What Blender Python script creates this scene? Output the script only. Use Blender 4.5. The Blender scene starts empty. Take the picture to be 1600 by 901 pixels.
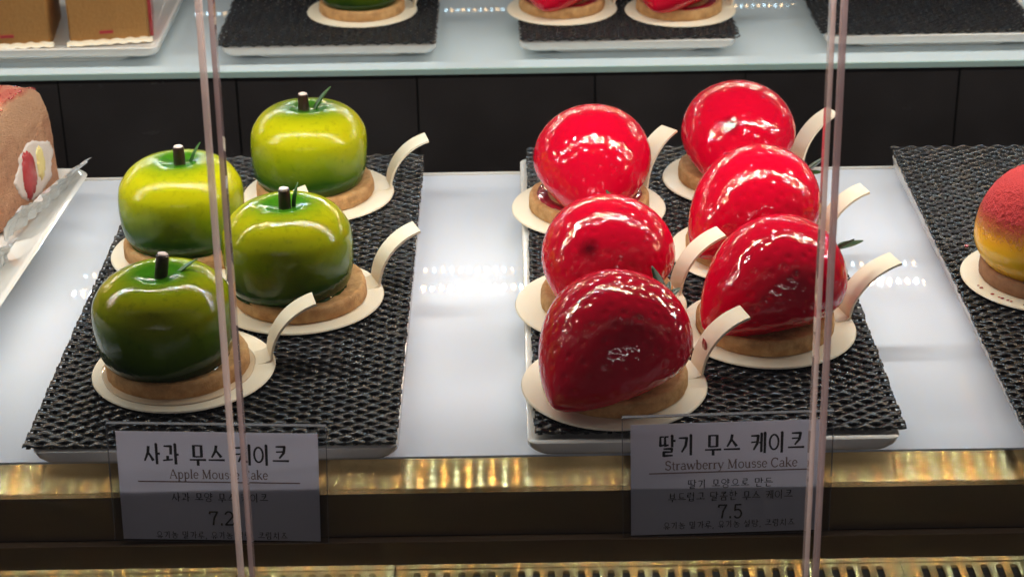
import bpy, math, random
from mathutils import Vector, Matrix, noise

random.seed(7)
D = bpy.data
S = bpy.context.scene
C = S.collection
R = math.radians
PI = math.pi

# ------------------------------------------------------------------ camera
cam = D.cameras.new('camera')
cam.sensor_width = 36.0
cam.lens = 67.5
cam.clip_start = 0.01
cam.clip_end = 100.0
cam.dof.use_dof = True
cam.dof.focus_distance = 0.84
cam.dof.aperture_fstop = 26.0
cam_o = D.objects.new('camera', cam)
C.objects.link(cam_o)
pitch, roll = math.atan2(1450.5, 3000.0), R(0.85)
F = Vector((0, math.cos(pitch), -math.sin(pitch)))
RX = Vector((1, 0, 0))
UP = RX.cross(F)
R2 = RX * math.cos(roll) - UP * math.sin(roll)
U2 = RX * math.sin(roll) + UP * math.cos(roll)
m = Matrix((R2, U2, -F)).transposed().to_4x4()
m.translation = (0, 0, 0.405)
cam_o.matrix_world = m
S.camera = cam_o

# ------------------------------------------------------------------ world, exposure
w = D.worlds.new('World')
S.world = w
w.use_nodes = True
w.node_tree.nodes['Background'].inputs[0].default_value = (0.95, 0.93, 1.0, 1)
w.node_tree.nodes['Background'].inputs[1].default_value = 0.05
S.view_settings.view_transform = 'Standard'
S.view_settings.look = 'None'
S.view_settings.gamma = 1
S.view_settings.exposure = 0.08
S.render.engine = 'CYCLES'
S.cycles.max_bounces = 10
S.cycles.transparent_max_bounces = 16
S.cycles.caustics_reflective = False
S.cycles.caustics_refractive = False
S.cycles.sample_clamp_indirect = 4.0
S.cycles.use_denoising = True

# shop lamps behind the viewer, seen only as glints in the glaze
for lx, ly, lz in ((-0.95, -2.3, 1.05), (-0.35, -2.3, 1.10), (0.25, -2.3, 1.05), (0.85, -2.3, 1.10), (-0.6, -2.6, 1.55), (0.1, -2.6, 1.55), (0.8, -2.6, 1.55)):
    la = D.lights.new('shop_lamp', 'AREA')
    la.shape = 'RECTANGLE'
    la.size, la.size_y = 0.22, 0.07
    la.energy = 0.75
    la.color = (1.0, 0.93, 0.92)
    lo = D.objects.new('shop_lamp', la)
    C.objects.link(lo)
    lo.location = (lx, ly, lz)
    lo.rotation_euler = (Vector((0.05, 0.9, 0.05)) - Vector((lx, ly, lz))).to_track_quat('-Z', 'Y').to_euler()

LED_FRONT, LED_MID, LED_FAR, LED_LIP = 900.0, 660.0, 30.0, 420.0


# ------------------------------------------------------------------ node helpers
class NT:
    def __init__(s, name):
        s.m = D.materials.new(name)
        s.m.use_nodes = True
        s.t = s.m.node_tree
        s.n = s.t.nodes
        s.p = s.n['Principled BSDF']
        s.out = s.n['Material Output']

    def add(s, typ, **kw):
        n = s.n.new(typ)
        for k, v in kw.items():
            setattr(n, k, v)
        return n

    def link(s, a, b):
        s.t.links.new(a, b)

    def set(s, **kw):
        for k, v in kw.items():
            k = k.replace('_', ' ')
            if isinstance(v, tuple) and len(v) == 3:
                v = (*v, 1)
            s.p.inputs[k].default_value = v
        return s

    def coord(s, which='Object'):
        return s.add('ShaderNodeTexCoord').outputs[which]

    def mapping(s, src, scale=(1, 1, 1), loc=(0, 0, 0)):
        n = s.add('ShaderNodeMapping')
        n.inputs['Scale'].default_value = scale
        n.inputs['Location'].default_value = loc
        s.link(src, n.inputs['Vector'])
        return n.outputs[0]

    def noise(s, src, scale, detail=4, rough=0.55, dist=0.0):
        n = s.add('ShaderNodeTexNoise')
        n.inputs['Scale'].default_value = scale
        n.inputs['Detail'].default_value = detail
        n.inputs['Roughness'].default_value = rough
        n.inputs['Distortion'].default_value = dist
        if src is not None:
            s.link(src, n.inputs['Vector'])
        return n.outputs['Fac']

    def ramp(s, fac, stops, interp='LINEAR'):
        n = s.add('ShaderNodeValToRGB')
        n.color_ramp.interpolation = interp
        e = n.color_ramp.elements
        while len(e) < len(stops):
            e.new(0.5)
        for i, (p, c) in enumerate(stops):
            e[i].position = p
            e[i].color = (*c, 1) if len(c) == 3 else c
        s.link(fac, n.inputs[0])
        return n.outputs[0]

    def math(s, op, a, b=0.0, clamp=False):
        n = s.add('ShaderNodeMath', operation=op, use_clamp=clamp)
        for i, v in enumerate((a, b)):
            if isinstance(v, (int, float)):
                n.inputs[i].default_value = v
            else:
                s.link(v, n.inputs[i])
        return n.outputs[0]

    def mix(s, fac, a, b, blend='MIX'):
        n = s.add('ShaderNodeMix', data_type='RGBA', blend_type=blend)
        for i, v in ((0, fac), (6, a), (7, b)):
            if isinstance(v, (int, float)):
                n.inputs[i].default_value = v
            elif isinstance(v, tuple):
                n.inputs[i].default_value = (*v, 1)
            else:
                s.link(v, n.inputs[i])
        return n.outputs[2]

    def bump(s, h, strength=0.3, dist=0.001, to='Normal'):
        n = s.add('ShaderNodeBump')
        n.inputs['Strength'].default_value = strength
        n.inputs['Distance'].default_value = dist
        s.link(h, n.inputs['Height'])
        s.link(n.outputs[0], s.p.inputs[to])
        return n.outputs[0]

    def color(s, src):
        s.link(src, s.p.inputs['Base Color'])

    def rough(s, src):
        s.link(src, s.p.inputs['Roughness'])


def sepz(t, src):
    n = t.add('ShaderNodeSeparateXYZ')
    t.link(src, n.inputs[0])
    return n.outputs


# ------------------------------------------------------------------ materials
M = {}

# white opal acrylic shelf
t = NT('opal_acrylic')
co = t.coord()
n1 = t.noise(co, 9, 3)
t.color(t.ramp(n1, [(0.3, (0.70, 0.75, 0.85)), (0.7, (0.75, 0.80, 0.89))]))
n2 = t.noise(t.mapping(co, (1, 2.2, 1)), 38, 5, 0.6)
t.rough(t.ramp(n2, [(0.45, (0.012,) * 3), (0.8, (0.06,) * 3)]))
M['opal'] = t.m

t = NT('frosted_glass_shelf')
co = t.coord()
n1 = t.noise(co, 9, 3)
t.color(t.ramp(n1, [(0.3, (0.60, 0.70, 0.75)), (0.7, (0.66, 0.75, 0.80))]))
t.set(Roughness=0.02)
M['opal_far'] = t.m

t = NT('green_glass_edge')
t.set(Base_Color=(0.45, 0.62, 0.58), Roughness=0.2)
M['glass_edge'] = t.m


# brushed brass: strongly anisotropic, so each lamp smears into a streak across the brushing
def brass(name, base, rough, aniso, smudge):
    t = NT(name)
    tg = t.add('ShaderNodeTangent', direction_type='UV_MAP')
    co = t.coord()
    fine = t.noise(t.mapping(co, (6, 900, 900)), 3, 3)
    blot = t.noise(t.mapping(co, (1, 1.6, 1)), 22, 5, 0.62)
    col = t.mix(t.ramp(blot, [(0.35, (0, 0, 0)), (0.7, (1, 1, 1))]), base, tuple(c * 0.82 for c in base))
    r = t.math('ADD', t.math('MULTIPLY', fine, 0.012), rough)
    g = t.add('ShaderNodeBsdfAnisotropic')
    if smudge:
        # greasy wipe marks near the front edge
        scr = t.noise(t.mapping(co, (1, 0.45, 1), (0, 0, 0)), 150, 6, 0.7, 1.6)
        big = t.noise(t.mapping(co, (1, 1, 1)), 9, 2)
        k = t.math('MULTIPLY', t.ramp(scr, [(0.47, (0, 0, 0)), (0.60, (1, 1, 1))]), t.ramp(big, [(0.42, (0.1,) * 3), (0.62, (1, 1, 1))]))
        r = t.math('ADD', r, t.math('MULTIPLY', k, 0.012))
        col = t.mix(t.math('MULTIPLY', k, 0.28), col, (0.36, 0.27, 0.16))
    t.link(col, g.inputs['Color'])
    t.link(r, g.inputs['Roughness'])
    g.inputs['Anisotropy'].default_value = aniso
    t.link(tg.outputs[0], g.inputs['Tangent'])
    t.link(g.outputs[0], t.out.inputs['Surface'])
    return t.m


M['brass'] = brass('brushed_brass', (0.90, 0.64, 0.30), 0.235, 0.925, True)
M['brass_grille'] = brass('polished_brass', (0.92, 0.66, 0.30), 0.23, 0.925, False)

t = NT('dark_bronze_panel')
co = t.coord()
n1 = t.noise(t.mapping(co, (1, 3, 3)), 12, 4)
t.color(t.ramp(n1, [(0.3, (0.026, 0.016, 0.010)), (0.7, (0.040, 0.025, 0.015))]))
t.set(Roughness=0.32)
M['bronze'] = t.m

t = NT('black_void')
t.set(Base_Color=(0.006, 0.005, 0.004), Roughness=0.8)
M['void'] = t.m

t = NT('dark_glass_panel')
co = t.coord()
n1 = t.noise(co, 7, 3)
t.color(t.ramp(n1, [(0.35, (0.030, 0.026, 0.026)), (0.7, (0.055, 0.050, 0.050))]))
n2 = t.noise(t.mapping(co, (1, 1, 2.5)), 30, 5, 0.65)
t.rough(t.ramp(n2, [(0.5, (0.10,) * 3), (0.75, (0.34,) * 3)]))
M['darkglass'] = t.m


# thin clear glass / acrylic: straight-through plus fresnel reflection
def clear(name, tint, refl=1.0, rough=0.0):
    t = NT(name)
    tr = t.add('ShaderNodeBsdfTransparent')
    tr.inputs[0].default_value = (*tint, 1)
    gl = t.add('ShaderNodeBsdfGlossy')
    gl.inputs['Roughness'].default_value = rough
    fr = t.add('ShaderNodeFresnel')
    fr.inputs['IOR'].default_value = 1.45
    mx = t.add('ShaderNodeMixShader')
    t.link(t.math('MULTIPLY', fr.outputs[0], refl), mx.inputs[0])
    t.link(tr.outputs[0], mx.inputs[1])
    t.link(gl.outputs[0], mx.inputs[2])
    t.link(mx.outputs[0], t.out.inputs['Surface'])
    return t.m


M['glass'] = clear('front_glass', (0.985, 0.985, 0.985), 0.6)
M['acrylic'] = clear('clear_acrylic', (0.95, 0.95, 0.96), 0.2)

t = NT('acrylic_rim')
t.set(Base_Color=(0.09, 0.09, 0.10), Roughness=0.2)
M['acrylic_rim'] = t.m


def edge_mat(name, col):
    t = NT(name)
    co = t.coord()
    n1 = t.noise(t.mapping(co, (40, 40, 3)), 4, 3)
    t.color(t.mix(n1, tuple(c * 0.75 for c in col), col))
    t.set(Roughness=0.3, Transmission_Weight=0.0, Specular_IOR_Level=0.6)
    tl = t.add('ShaderNodeBsdfTranslucent')
    tl.inputs[0].default_value = (*col, 1)
    mx = t.add('ShaderNodeMixShader')
    mx.inputs[0].default_value = 0.75
    t.link(t.p.outputs[0], mx.inputs[1])
    t.link(tl.outputs[0], mx.inputs[2])
    tr = t.add('ShaderNodeBsdfTransparent')
    tr.inputs[0].default_value = (*[c ** 0.7 for c in col], 1)
    m2 = t.add('ShaderNodeMixShader')
    m2.inputs[0].default_value = 0.42
    t.link(mx.outputs[0], m2.inputs[1])
    t.link(tr.outputs[0], m2.inputs[2])
    t.link(m2.outputs[0], t.out.inputs['Surface'])
    return t.m


M['edge_pink'] = edge_mat('polished_glass_edge', (0.98, 0.85, 0.82))
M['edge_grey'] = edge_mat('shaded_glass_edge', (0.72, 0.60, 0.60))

# woven vinyl
t = NT('black_vinyl')
co = t.coord()
t.set(Base_Color=(0.008, 0.008, 0.010), Roughness=0.26, Specular_IOR_Level=0.36)
t.bump(t.noise(t.mapping(co, (60, 900, 900)), 1, 2), 0.25, 0.0003)
M['vinyl'] = t.m

t = NT('white_porcelain')
t.set(Base_Color=(0.80, 0.78, 0.74), Roughness=0.12, Coat_Weight=0.5, Coat_Roughness=0.03)
M['porcelain'] = t.m

# moulded cream board
t = NT('cream_board')
co = t.coord()
t.color(t.mix(t.noise(co, 60, 3), (0.80, 0.71, 0.54), (0.85, 0.77, 0.61)))
t.set(Roughness=0.36)
M['board'] = t.m

# biscuit
t = NT('baked_biscuit')
co = t.coord()
n1 = t.noise(co, 160, 5, 0.65)
n2 = t.noise(co, 30, 3)
c1 = t.ramp(n1, [(0.32, (0.40, 0.20, 0.070)), (0.5, (0.60, 0.33, 0.125)), (0.68, (0.76, 0.47, 0.21))])
t.color(t.mix(t.ramp(n2, [(0.4, (0, 0, 0)), (0.75, (0.6, 0.6, 0.6))]), c1, (0.40, 0.19, 0.065)))
t.set(Roughness=0.75, Subsurface_Weight=0.0)
t.bump(t.noise(co, 520, 5, 0.75), 0.9, 0.0010)
M['biscuit'] = t.m

t = NT('biscuit_brown')
co = t.coord()
n1 = t.noise(co, 180, 5, 0.65)
t.color(t.ramp(n1, [(0.3, (0.22, 0.10, 0.045)), (0.7, (0.36, 0.18, 0.085))]))
t.set(Roughness=0.8)
t.bump(t.noise(co, 900, 4, 0.7), 0.5, 0.0007)
M['biscuit_brown'] = t.m


# apple glaze: airbrushed green, object z runs 0..0.042
def apple(name, yellow, mid, dark, rough, edge0, edge1):
    t = NT(name)
    co = t.coord()
    sx, sy, sz = sepz(t, co)
    n1 = t.noise(co, 28, 3)
    z = t.math('ADD', t.math('DIVIDE', sz, 0.039), t.math('MULTIPLY', t.math('SUBTRACT', n1, 0.5), 0.35))
    body = t.ramp(z, [(edge0, dark), ((edge0 + edge1) * 0.5, mid), (edge1, yellow)])
    # green sprayed into the hollow round the stalk
    rr = t.math('SQRT', t.math('ADD', t.math('MULTIPLY', sx, sx), t.math('MULTIPLY', sy, sy)))
    top = t.math('MULTIPLY', t.ramp(t.math('DIVIDE', rr, 0.03), [(0.30, (1, 1, 1)), (0.78, (0, 0, 0))]),
                 t.ramp(z, [(0.75, (0, 0, 0)), (0.95, (1, 1, 1))]))
    sp = t.noise(co, 330, 2)
    col = t.mix(top, body, (0.040, 0.165, 0.004))
    col = t.mix(t.math('MULTIPLY', t.ramp(sp, [(0.55, (0, 0, 0)), (0.75, (1, 1, 1))]), 0.25), col, dark)
    t.color(col)
    t.set(Roughness=0.6, Coat_Weight=1.0, Coat_Roughness=rough, Coat_IOR=1.38, Specular_IOR_Level=0.0)
    rip = t.noise(co, 120, 4, 0.6, 0.4)
    t.bump(rip, 0.40, 0.0012, 'Coat Normal')
    return t.m


M['apple_matt'] = apple('frosted_apple_glaze', (0.47, 0.45, 0.003), (0.22, 0.30, 0.004), (0.026, 0.095, 0.004), 0.17, 0.20, 0.78)
M['apple_gloss'] = apple('glossy_apple_glaze', (0.44, 0.41, 0.003), (0.17, 0.23, 0.004), (0.013, 0.050, 0.003), 0.045, 0.14, 1.0)
M['apple_deep'] = apple('deep_green_apple_glaze', (0.36, 0.36, 0.003), (0.085, 0.15, 0.004), (0.007, 0.028, 0.003), 0.035, 0.12, 1.0)

# strawberry mirror glaze
def berry(dark_spot):
    t = NT('strawberry_glaze')
    co = t.coord()
    c_ = t.mix(t.noise(co, 45, 3), (0.52, 0.0003, 0.016), (0.68, 0.0004, 0.027))
    if dark_spot:  # soft dark spot mixed into the glaze colour towards the tip
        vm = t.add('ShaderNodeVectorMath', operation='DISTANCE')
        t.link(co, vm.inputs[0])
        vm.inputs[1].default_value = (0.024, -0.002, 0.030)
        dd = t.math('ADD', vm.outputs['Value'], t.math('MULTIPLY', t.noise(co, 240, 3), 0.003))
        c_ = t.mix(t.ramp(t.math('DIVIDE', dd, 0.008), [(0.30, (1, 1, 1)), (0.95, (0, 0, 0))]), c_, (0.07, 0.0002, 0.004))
    t.color(c_)
    return t


t = berry(False)
co = t.coord()
t.set(Roughness=0.5, Coat_Weight=1.0, Coat_Roughness=0.012, Coat_IOR=1.65, Specular_IOR_Level=0.0)
t.bump(t.noise(co, 240, 2, 0.4, 0.9), 0.42, 0.0008, 'Coat Normal')
M['berry'] = t.m
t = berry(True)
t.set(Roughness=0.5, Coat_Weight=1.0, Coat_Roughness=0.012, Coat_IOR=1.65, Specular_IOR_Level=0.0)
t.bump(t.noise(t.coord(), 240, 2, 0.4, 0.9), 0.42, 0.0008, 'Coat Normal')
M['berry_spot'] = t.m

t = NT('red_jam')
co = t.coord()
t.set(Base_Color=(0.28, 0.006, 0.02), Roughness=0.08, Coat_Weight=1.0)
t.bump(t.noise(co, 420, 3), 0.8, 0.001)
M['jam'] = t.m

t = NT('clear_syrup')
t.set(Base_Color=(0.70, 0.55, 0.38), Roughness=0.03, Transmission_Weight=0.0, Coat_Weight=1.0, Coat_Roughness=0.02)
M['syrup'] = t.m

t = NT('chocolate')
co = t.coord()
t.color(t.mix(t.noise(co, 300, 3), (0.012, 0.004, 0.003), (0.030, 0.010, 0.006)))
t.set(Roughness=0.35)
t.bump(t.noise(t.mapping(co, (1, 1, 0.2)), 700, 2), 0.4, 0.0004)
M['choc'] = t.m
t = NT('sugar_tip')
t.set(Base_Color=(0.78, 0.66, 0.62), Roughness=0.6)
M['sugar'] = t.m

t = NT('green_leaf')
co = t.coord()
t.color(t.mix(t.noise(co, 260, 3), (0.020, 0.075, 0.014), (0.05, 0.16, 0.030)))
t.set(Roughness=0.4)
M['leaf'] = t.m
t = NT('dark_calyx_leaf')
co = t.coord()
t.color(t.mix(t.noise(co, 260, 3), (0.008, 0.022, 0.005), (0.024, 0.060, 0.013)))
t.set(Roughness=0.35)
M['calyx'] = t.m

# mango cake: yellow glaze with a red velvet cap (the cap edge is a sprayed fade)
t = NT('mango_spray')
co = t.coord()
sx, sy, sz = sepz(t, co)
grain = t.noise(co, 900, 4, 0.75)
wob = t.noise(co, 60, 4, 0.7)
z = t.math('ADD', t.math('DIVIDE', sz, 0.05), t.math('ADD', t.math('MULTIPLY', t.math('SUBTRACT', grain, 0.5), 0.42),
           t.math('MULTIPLY', t.math('SUBTRACT', wob, 0.5), 0.12)))
cap = t.ramp(z, [(0.40, (0, 0, 0)), (0.58, (1, 1, 1))])
yel = t.ramp(t.math('DIVIDE', sz, 0.05), [(0.0, (0.66, 0.36, 0.006)), (0.25, (0.90, 0.52, 0.006)), (0.55, (0.92, 0.27, 0.004))])
t.color(t.mix(cap, yel, t.mix(grain, (0.55, 0.016, 0.022), (0.88, 0.095, 0.095))))
t.rough(t.ramp(cap, [(0.2, (0.22,) * 3), (0.7, (0.9,) * 3)]))
t.bump(t.math('MULTIPLY', grain, cap), 1.0, 0.0022)
M['mango'] = t.m

# sponge
t = NT('sponge_cake')
co = t.coord()
sx, sy, sz = sepz(t, co)
n1 = t.noise(co, 95, 6, 0.7)
n2 = t.noise(co, 420, 4, 0.75)
sp = t.mix(t.ramp(n1, [(0.35, (0, 0, 0)), (0.65, (1, 1, 1))]), (0.62, 0.29, 0.16), (0.80, 0.43, 0.25))
sp = t.mix(t.math('MULTIPLY', t.ramp(n2, [(0.55, (0, 0, 0)), (0.66, (1, 1, 1))]), 0.45), sp, (0.20, 0.075, 0.035))
wv = t.noise(co, 26, 3)
hh = t.math('ADD', t.math('DIVIDE', sz, 0.063), t.math('MULTIPLY', t.math('SUBTRACT', wv, 0.5), 0.55))
sp = t.mix(t.ramp(hh, [(0.60, (0, 0, 0)), (0.68, (1, 1, 1))]), sp, t.mix(n2, (0.74, 0.36, 0.20), (0.90, 0.55, 0.34)))
red = t.ramp(t.math('ADD', t.math('DIVIDE', sz, 0.063), t.math('MULTIPLY', t.math('SUBTRACT', n1, 0.5), 0.16)), [(0.96, (0, 0, 0)), (1.0, (1, 1, 1))])
t.color(t.mix(t.math('MULTIPLY', red, 0.75), sp, (0.60, 0.03, 0.025)))
t.set(Roughness=0.8)
t.bump(t.math('ADD', n2, t.noise(co, 1100, 3, 0.7)), 1.0, 0.0022)
M['sponge'] = t.m
t = NT('brown_sponge')
co = t.coord()
n2 = t.noise(co, 420, 4, 0.7)
n1 = t.noise(co, 40, 3)
t.color(t.mix(n2, t.mix(n1, (0.26, 0.115, 0.026), (0.38, 0.18, 0.045)), (0.48, 0.24, 0.065)))
t.set(Roughness=0.75)
t.bump(n2, 0.6, 0.001)
M['brown_sponge'] = t.m
t = NT('whipped_cream')
co = t.coord()
t.color(t.mix(t.noise(co, 90, 4), (0.62, 0.50, 0.45), (0.84, 0.77, 0.72)))
t.set(Roughness=0.55)
t.bump(t.noise(co, 140, 3), 0.5, 0.001)
M['cream'] = t.m
t = NT('custard')
t.set(Base_Color=(0.80, 0.66, 0.28), Roughness=0.5)
M['custard'] = t.m
t = NT('cut_strawberry')
co = t.coord()
t.color(t.mix(t.noise(co, 130, 3), (0.30, 0.015, 0.02), (0.55, 0.09, 0.10)))
t.set(Roughness=0.25)
M['cutberry'] = t.m
t = NT('silver_film')
co = t.coord()
t.set(Base_Color=(0.86, 0.88, 0.90), Metallic=0.35, Roughness=0.25)
t.bump(t.noise(t.mapping(co, (1, 1, 0.3)), 120, 4, 0.6, 0.5), 0.7, 0.003)
M['silver'] = t.m
M['film'] = clear('clear_film', (0.985, 0.975, 0.97), 0.8, 0.04)

t = NT('label_paper')
co = t.coord()
pc = t.mix(t.noise(co, 120, 4), (0.64, 0.63, 0.69), (0.70, 0.69, 0.75))
t.color(pc)
t.set(Roughness=0.6)
tl = t.add('ShaderNodeBsdfTranslucent')
tl.inputs[0].default_value = (0.80, 0.79, 0.86, 1)
mx = t.add('ShaderNodeMixShader')
mx.inputs[0].default_value = 0.55
t.link(t.p.outputs[0], mx.inputs[1])
t.link(tl.outputs[0], mx.inputs[2])
t.link(mx.outputs[0], t.out.inputs['Surface'])
M['paper'] = t.m
t = NT('black_ink')
t.set(Base_Color=(0.012, 0.012, 0.016), Roughness=0.6)
M['ink'] = t.m
t = NT('brown_ink')
t.set(Base_Color=(0.20, 0.13, 0.115), Roughness=0.6)
M['brown_ink'] = t.m

for nm, col in (('warm', (1.0, 0.66, 0.34)), ('cool', (0.56, 0.83, 1.0))):
    for lv, st in (('front', LED_FRONT), ('mid', LED_MID), ('far', LED_FAR), ('lip', LED_LIP)):
        t = NT('led_%s_%s' % (nm, lv))
        t.set(Base_Color=(0.8, 0.8, 0.8), Emission_Color=col, Emission_Strength=st)
        M['led_%s_%s' % (nm, lv)] = t.m
t = NT('white_profile')
t.set(Base_Color=(0.30, 0.30, 0.30), Roughness=0.5)
M['profile'] = t.m


# ------------------------------------------------------------------ object helpers
class MB:
    def __init__(s):
        s.v, s.f, s.mi, s.smooth = [], [], [], []
        s.uv = None

    def face(s, idx, mi=0, sm=False):
        s.f.append(tuple(idx))
        s.mi.append(mi)
        s.smooth.append(sm)

    def box(s, a, b, mi=0):
        x0, y0, z0 = a
        x1, y1, z1 = b
        o = len(s.v)
        s.v += [(x0, y0, z0), (x1, y0, z0), (x1, y1, z0), (x0, y1, z0), (x0, y0, z1), (x1, y0, z1), (x1, y1, z1), (x0, y1, z1)]
        for q in ((3, 2, 1, 0), (4, 5, 6, 7), (0, 1, 5, 4), (1, 2, 6, 5), (2, 3, 7, 6), (3, 0, 4, 7)):
            s.face([o + i for i in q], mi)
        return s

    def lathe(s, prof, n=64, ctr=(0, 0), fn=None, sm=True):
        """prof: list of (r, z); r=0 ends close to a point"""
        rings = []
        for r, z in prof:
            if r <= 1e-7:
                rings.append([len(s.v)])
                p = (ctr[0], ctr[1], z)
                s.v.append(fn(p) if fn else p)
            else:
                ring = []
                for k in range(n):
                    a = 2 * PI * k / n
                    p = (ctr[0] + r * math.cos(a), ctr[1] + r * math.sin(a), z)
                    ring.append(len(s.v))
                    s.v.append(fn(p) if fn else p)
                rings.append(ring)
        for A, B in zip(rings, rings[1:]):
            for k in range(n):
                k2 = (k + 1) % n
                if len(A) == 1 and len(B) == 1:
                    continue
                if len(A) == 1:
                    s.face((A[0], B[k2], B[k]), 0, sm)
                elif len(B) == 1:
                    s.face((A[k], A[k2], B[0]), 0, sm)
                else:
                    s.face((A[k], A[k2], B[k2], B[k]), 0, sm)
        return s

    def loft(s, rings, closed=True, caps=True, sm=True, mi=0):
        """rings: lists of points, all the same length"""
        o = len(s.v)
        n = len(rings[0])
        for r in rings:
            s.v += [tuple(p) for p in r]
        for i in range(len(rings) - 1):
            for k in range(n if closed else n - 1):
                k2 = (k + 1) % n
                s.face((o + i * n + k, o + i * n + k2, o + (i + 1) * n + k2, o + (i + 1) * n + k), mi, sm)
        if caps and closed:
            s.face([o + k for k in range(n)][::-1], mi, False)
            e = o + (len(rings) - 1) * n
            s.face([e + k for k in range(n)], mi, False)
        return s

    def mesh(s, name, mats, sharp=None):
        me = D.meshes.new(name)
        me.from_pydata(s.v, [], s.f)
        for mt in (mats if isinstance(mats, (list, tuple)) else [mats]):
            me.materials.append(mt)
        me.polygons.foreach_set('material_index', s.mi)
        me.polygons.foreach_set('use_smooth', s.smooth)
        if s.uv:
            uv = me.uv_layers.new(name='UVMap')
            for l in me.loops:
                c = s.v[l.vertex_index]
                uv.data[l.index].uv = s.uv(c)
        me.validate()
        me.update()
        if sharp:
            me.set_sharp_from_angle(angle=R(sharp))
        return me

    def build(s, name, mats, parent=None, loc=None, rz=0.0, sharp=None):
        o = D.objects.new(name, s.mesh(name, mats, sharp))
        C.objects.link(o)
        if parent is not None:
            o.parent = parent
        if loc:
            o.location = loc
        if rz:
            o.rotation_euler = (0, 0, rz)
        return o


def tag(o, label=None, cat=None, group=None, kind=None):
    for k, v in (('label', label), ('category', cat), ('group', group), ('kind', kind)):
        if v:
            o[k] = v
    return o


def empty(name, loc, rz=0.0):
    o = D.objects.new(name, None)
    o.empty_display_size = 0.01
    C.objects.link(o)
    o.location = loc
    o.rotation_euler = (0, 0, rz)
    return o


def copy_tree(o, parent=None):
    c = o.copy()
    C.objects.link(c)
    if parent is not None:
        c.parent = parent
    for ch in list(o.children):
        copy_tree(ch, c)
    return c


def place(name, me, parent, loc=(0, 0, 0), rot=(0, 0, 0), scale=None):
    o = D.objects.new(name, me)
    C.objects.link(o)
    o.parent = parent
    o.location = loc
    o.rotation_euler = rot
    if scale:
        o.scale = scale
    return o


def rrect(x0, y0, x1, y1, r, z, n=6):
    pts = []
    for cx, cy, a0 in ((x1 - r, y1 - r, 0), (x0 + r, y1 - r, 90), (x0 + r, y0 + r, 180), (x1 - r, y0 + r, 270)):
        for k in range(n + 1):
            a = R(a0 + 90 * k / n)
            pts.append((cx + r * math.cos(a), cy + r * math.sin(a), z))
    return pts


UVF = lambda c: (c[0], c[1] + c[2])

# ------------------------------------------------------------------ the case: shelves, brass, panels
XL, XR = -0.85, 0.85


def struct(name, mb, mat, **kw):
    o = mb.build(name, mat, **kw)
    o['kind'] = 'structure'
    return o


struct('lower_shelf', MB().box((XL, 0.6805, -0.012), (XR, 0.982, 0.0)), M['opal'])
b = MB().box((XL, 0.657, -0.0030), (XR, 0.680, -0.0006))
b.uv = UVF
struct('brass_strip', b, M['brass'])
b = MB().box((XL, 0.6585, -0.0240), (XR, 0.662, -0.0032))
b.box((XL, 0.6545, -0.0365), (XR, 0.662, -0.0246))
struct('front_riser', b, M['bronze'])
struct('shelf_trim', MB().box((XL, 0.9825, -0.006), (XR, 0.9845, 0.0008)), M['porcelain'])
# floor of the case, far below
struct('case_floor', MB().box((XL, 0.30, -0.34), (XR, 2.3, -0.33)), M['void'])
# shelf behind
b = MB().box((XL, 1.2375, -0.0305), (XR, 2.2, -0.027))
struct('far_shelf', b, M['opal_far'])
struct('far_shelf_edge', MB().box((XL, 1.2355, -0.0308), (XR, 1.2373, -0.0268)), M['glass_edge'])

# dark glass panels under the far shelf
pt = empty('back_panelling', (0, 1.246, -0.31))
tag(pt, 'row of dark glossy panels with thin seams closing the gap under the far shelf', 'panel')
seams = [XL, -0.487, -0.309, -0.187, -0.063, 0.059, 0.162, 0.309, 0.487, XR]
for i, (a, c) in enumerate(zip(seams, seams[1:])):
    yo = (0.0, 0.0016, 0.0006, 0.0022, 0.0009)[i % 5]
    MB().box((a + 0.0007, yo, 0.0), (c - 0.0007, yo + 0.004, 0.279)).build('panel', M['darkglass'], pt)
MB().box((XL, 0.008, 0.0), (XR, 0.010, 0.279)).build('backing', M['void'], pt)

# brass vent grille: sections with round-ended slots
PITCH, SW, SLOT_Y, GZ = 0.00602, 0.0029, 0.6492, -0.0357


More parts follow.
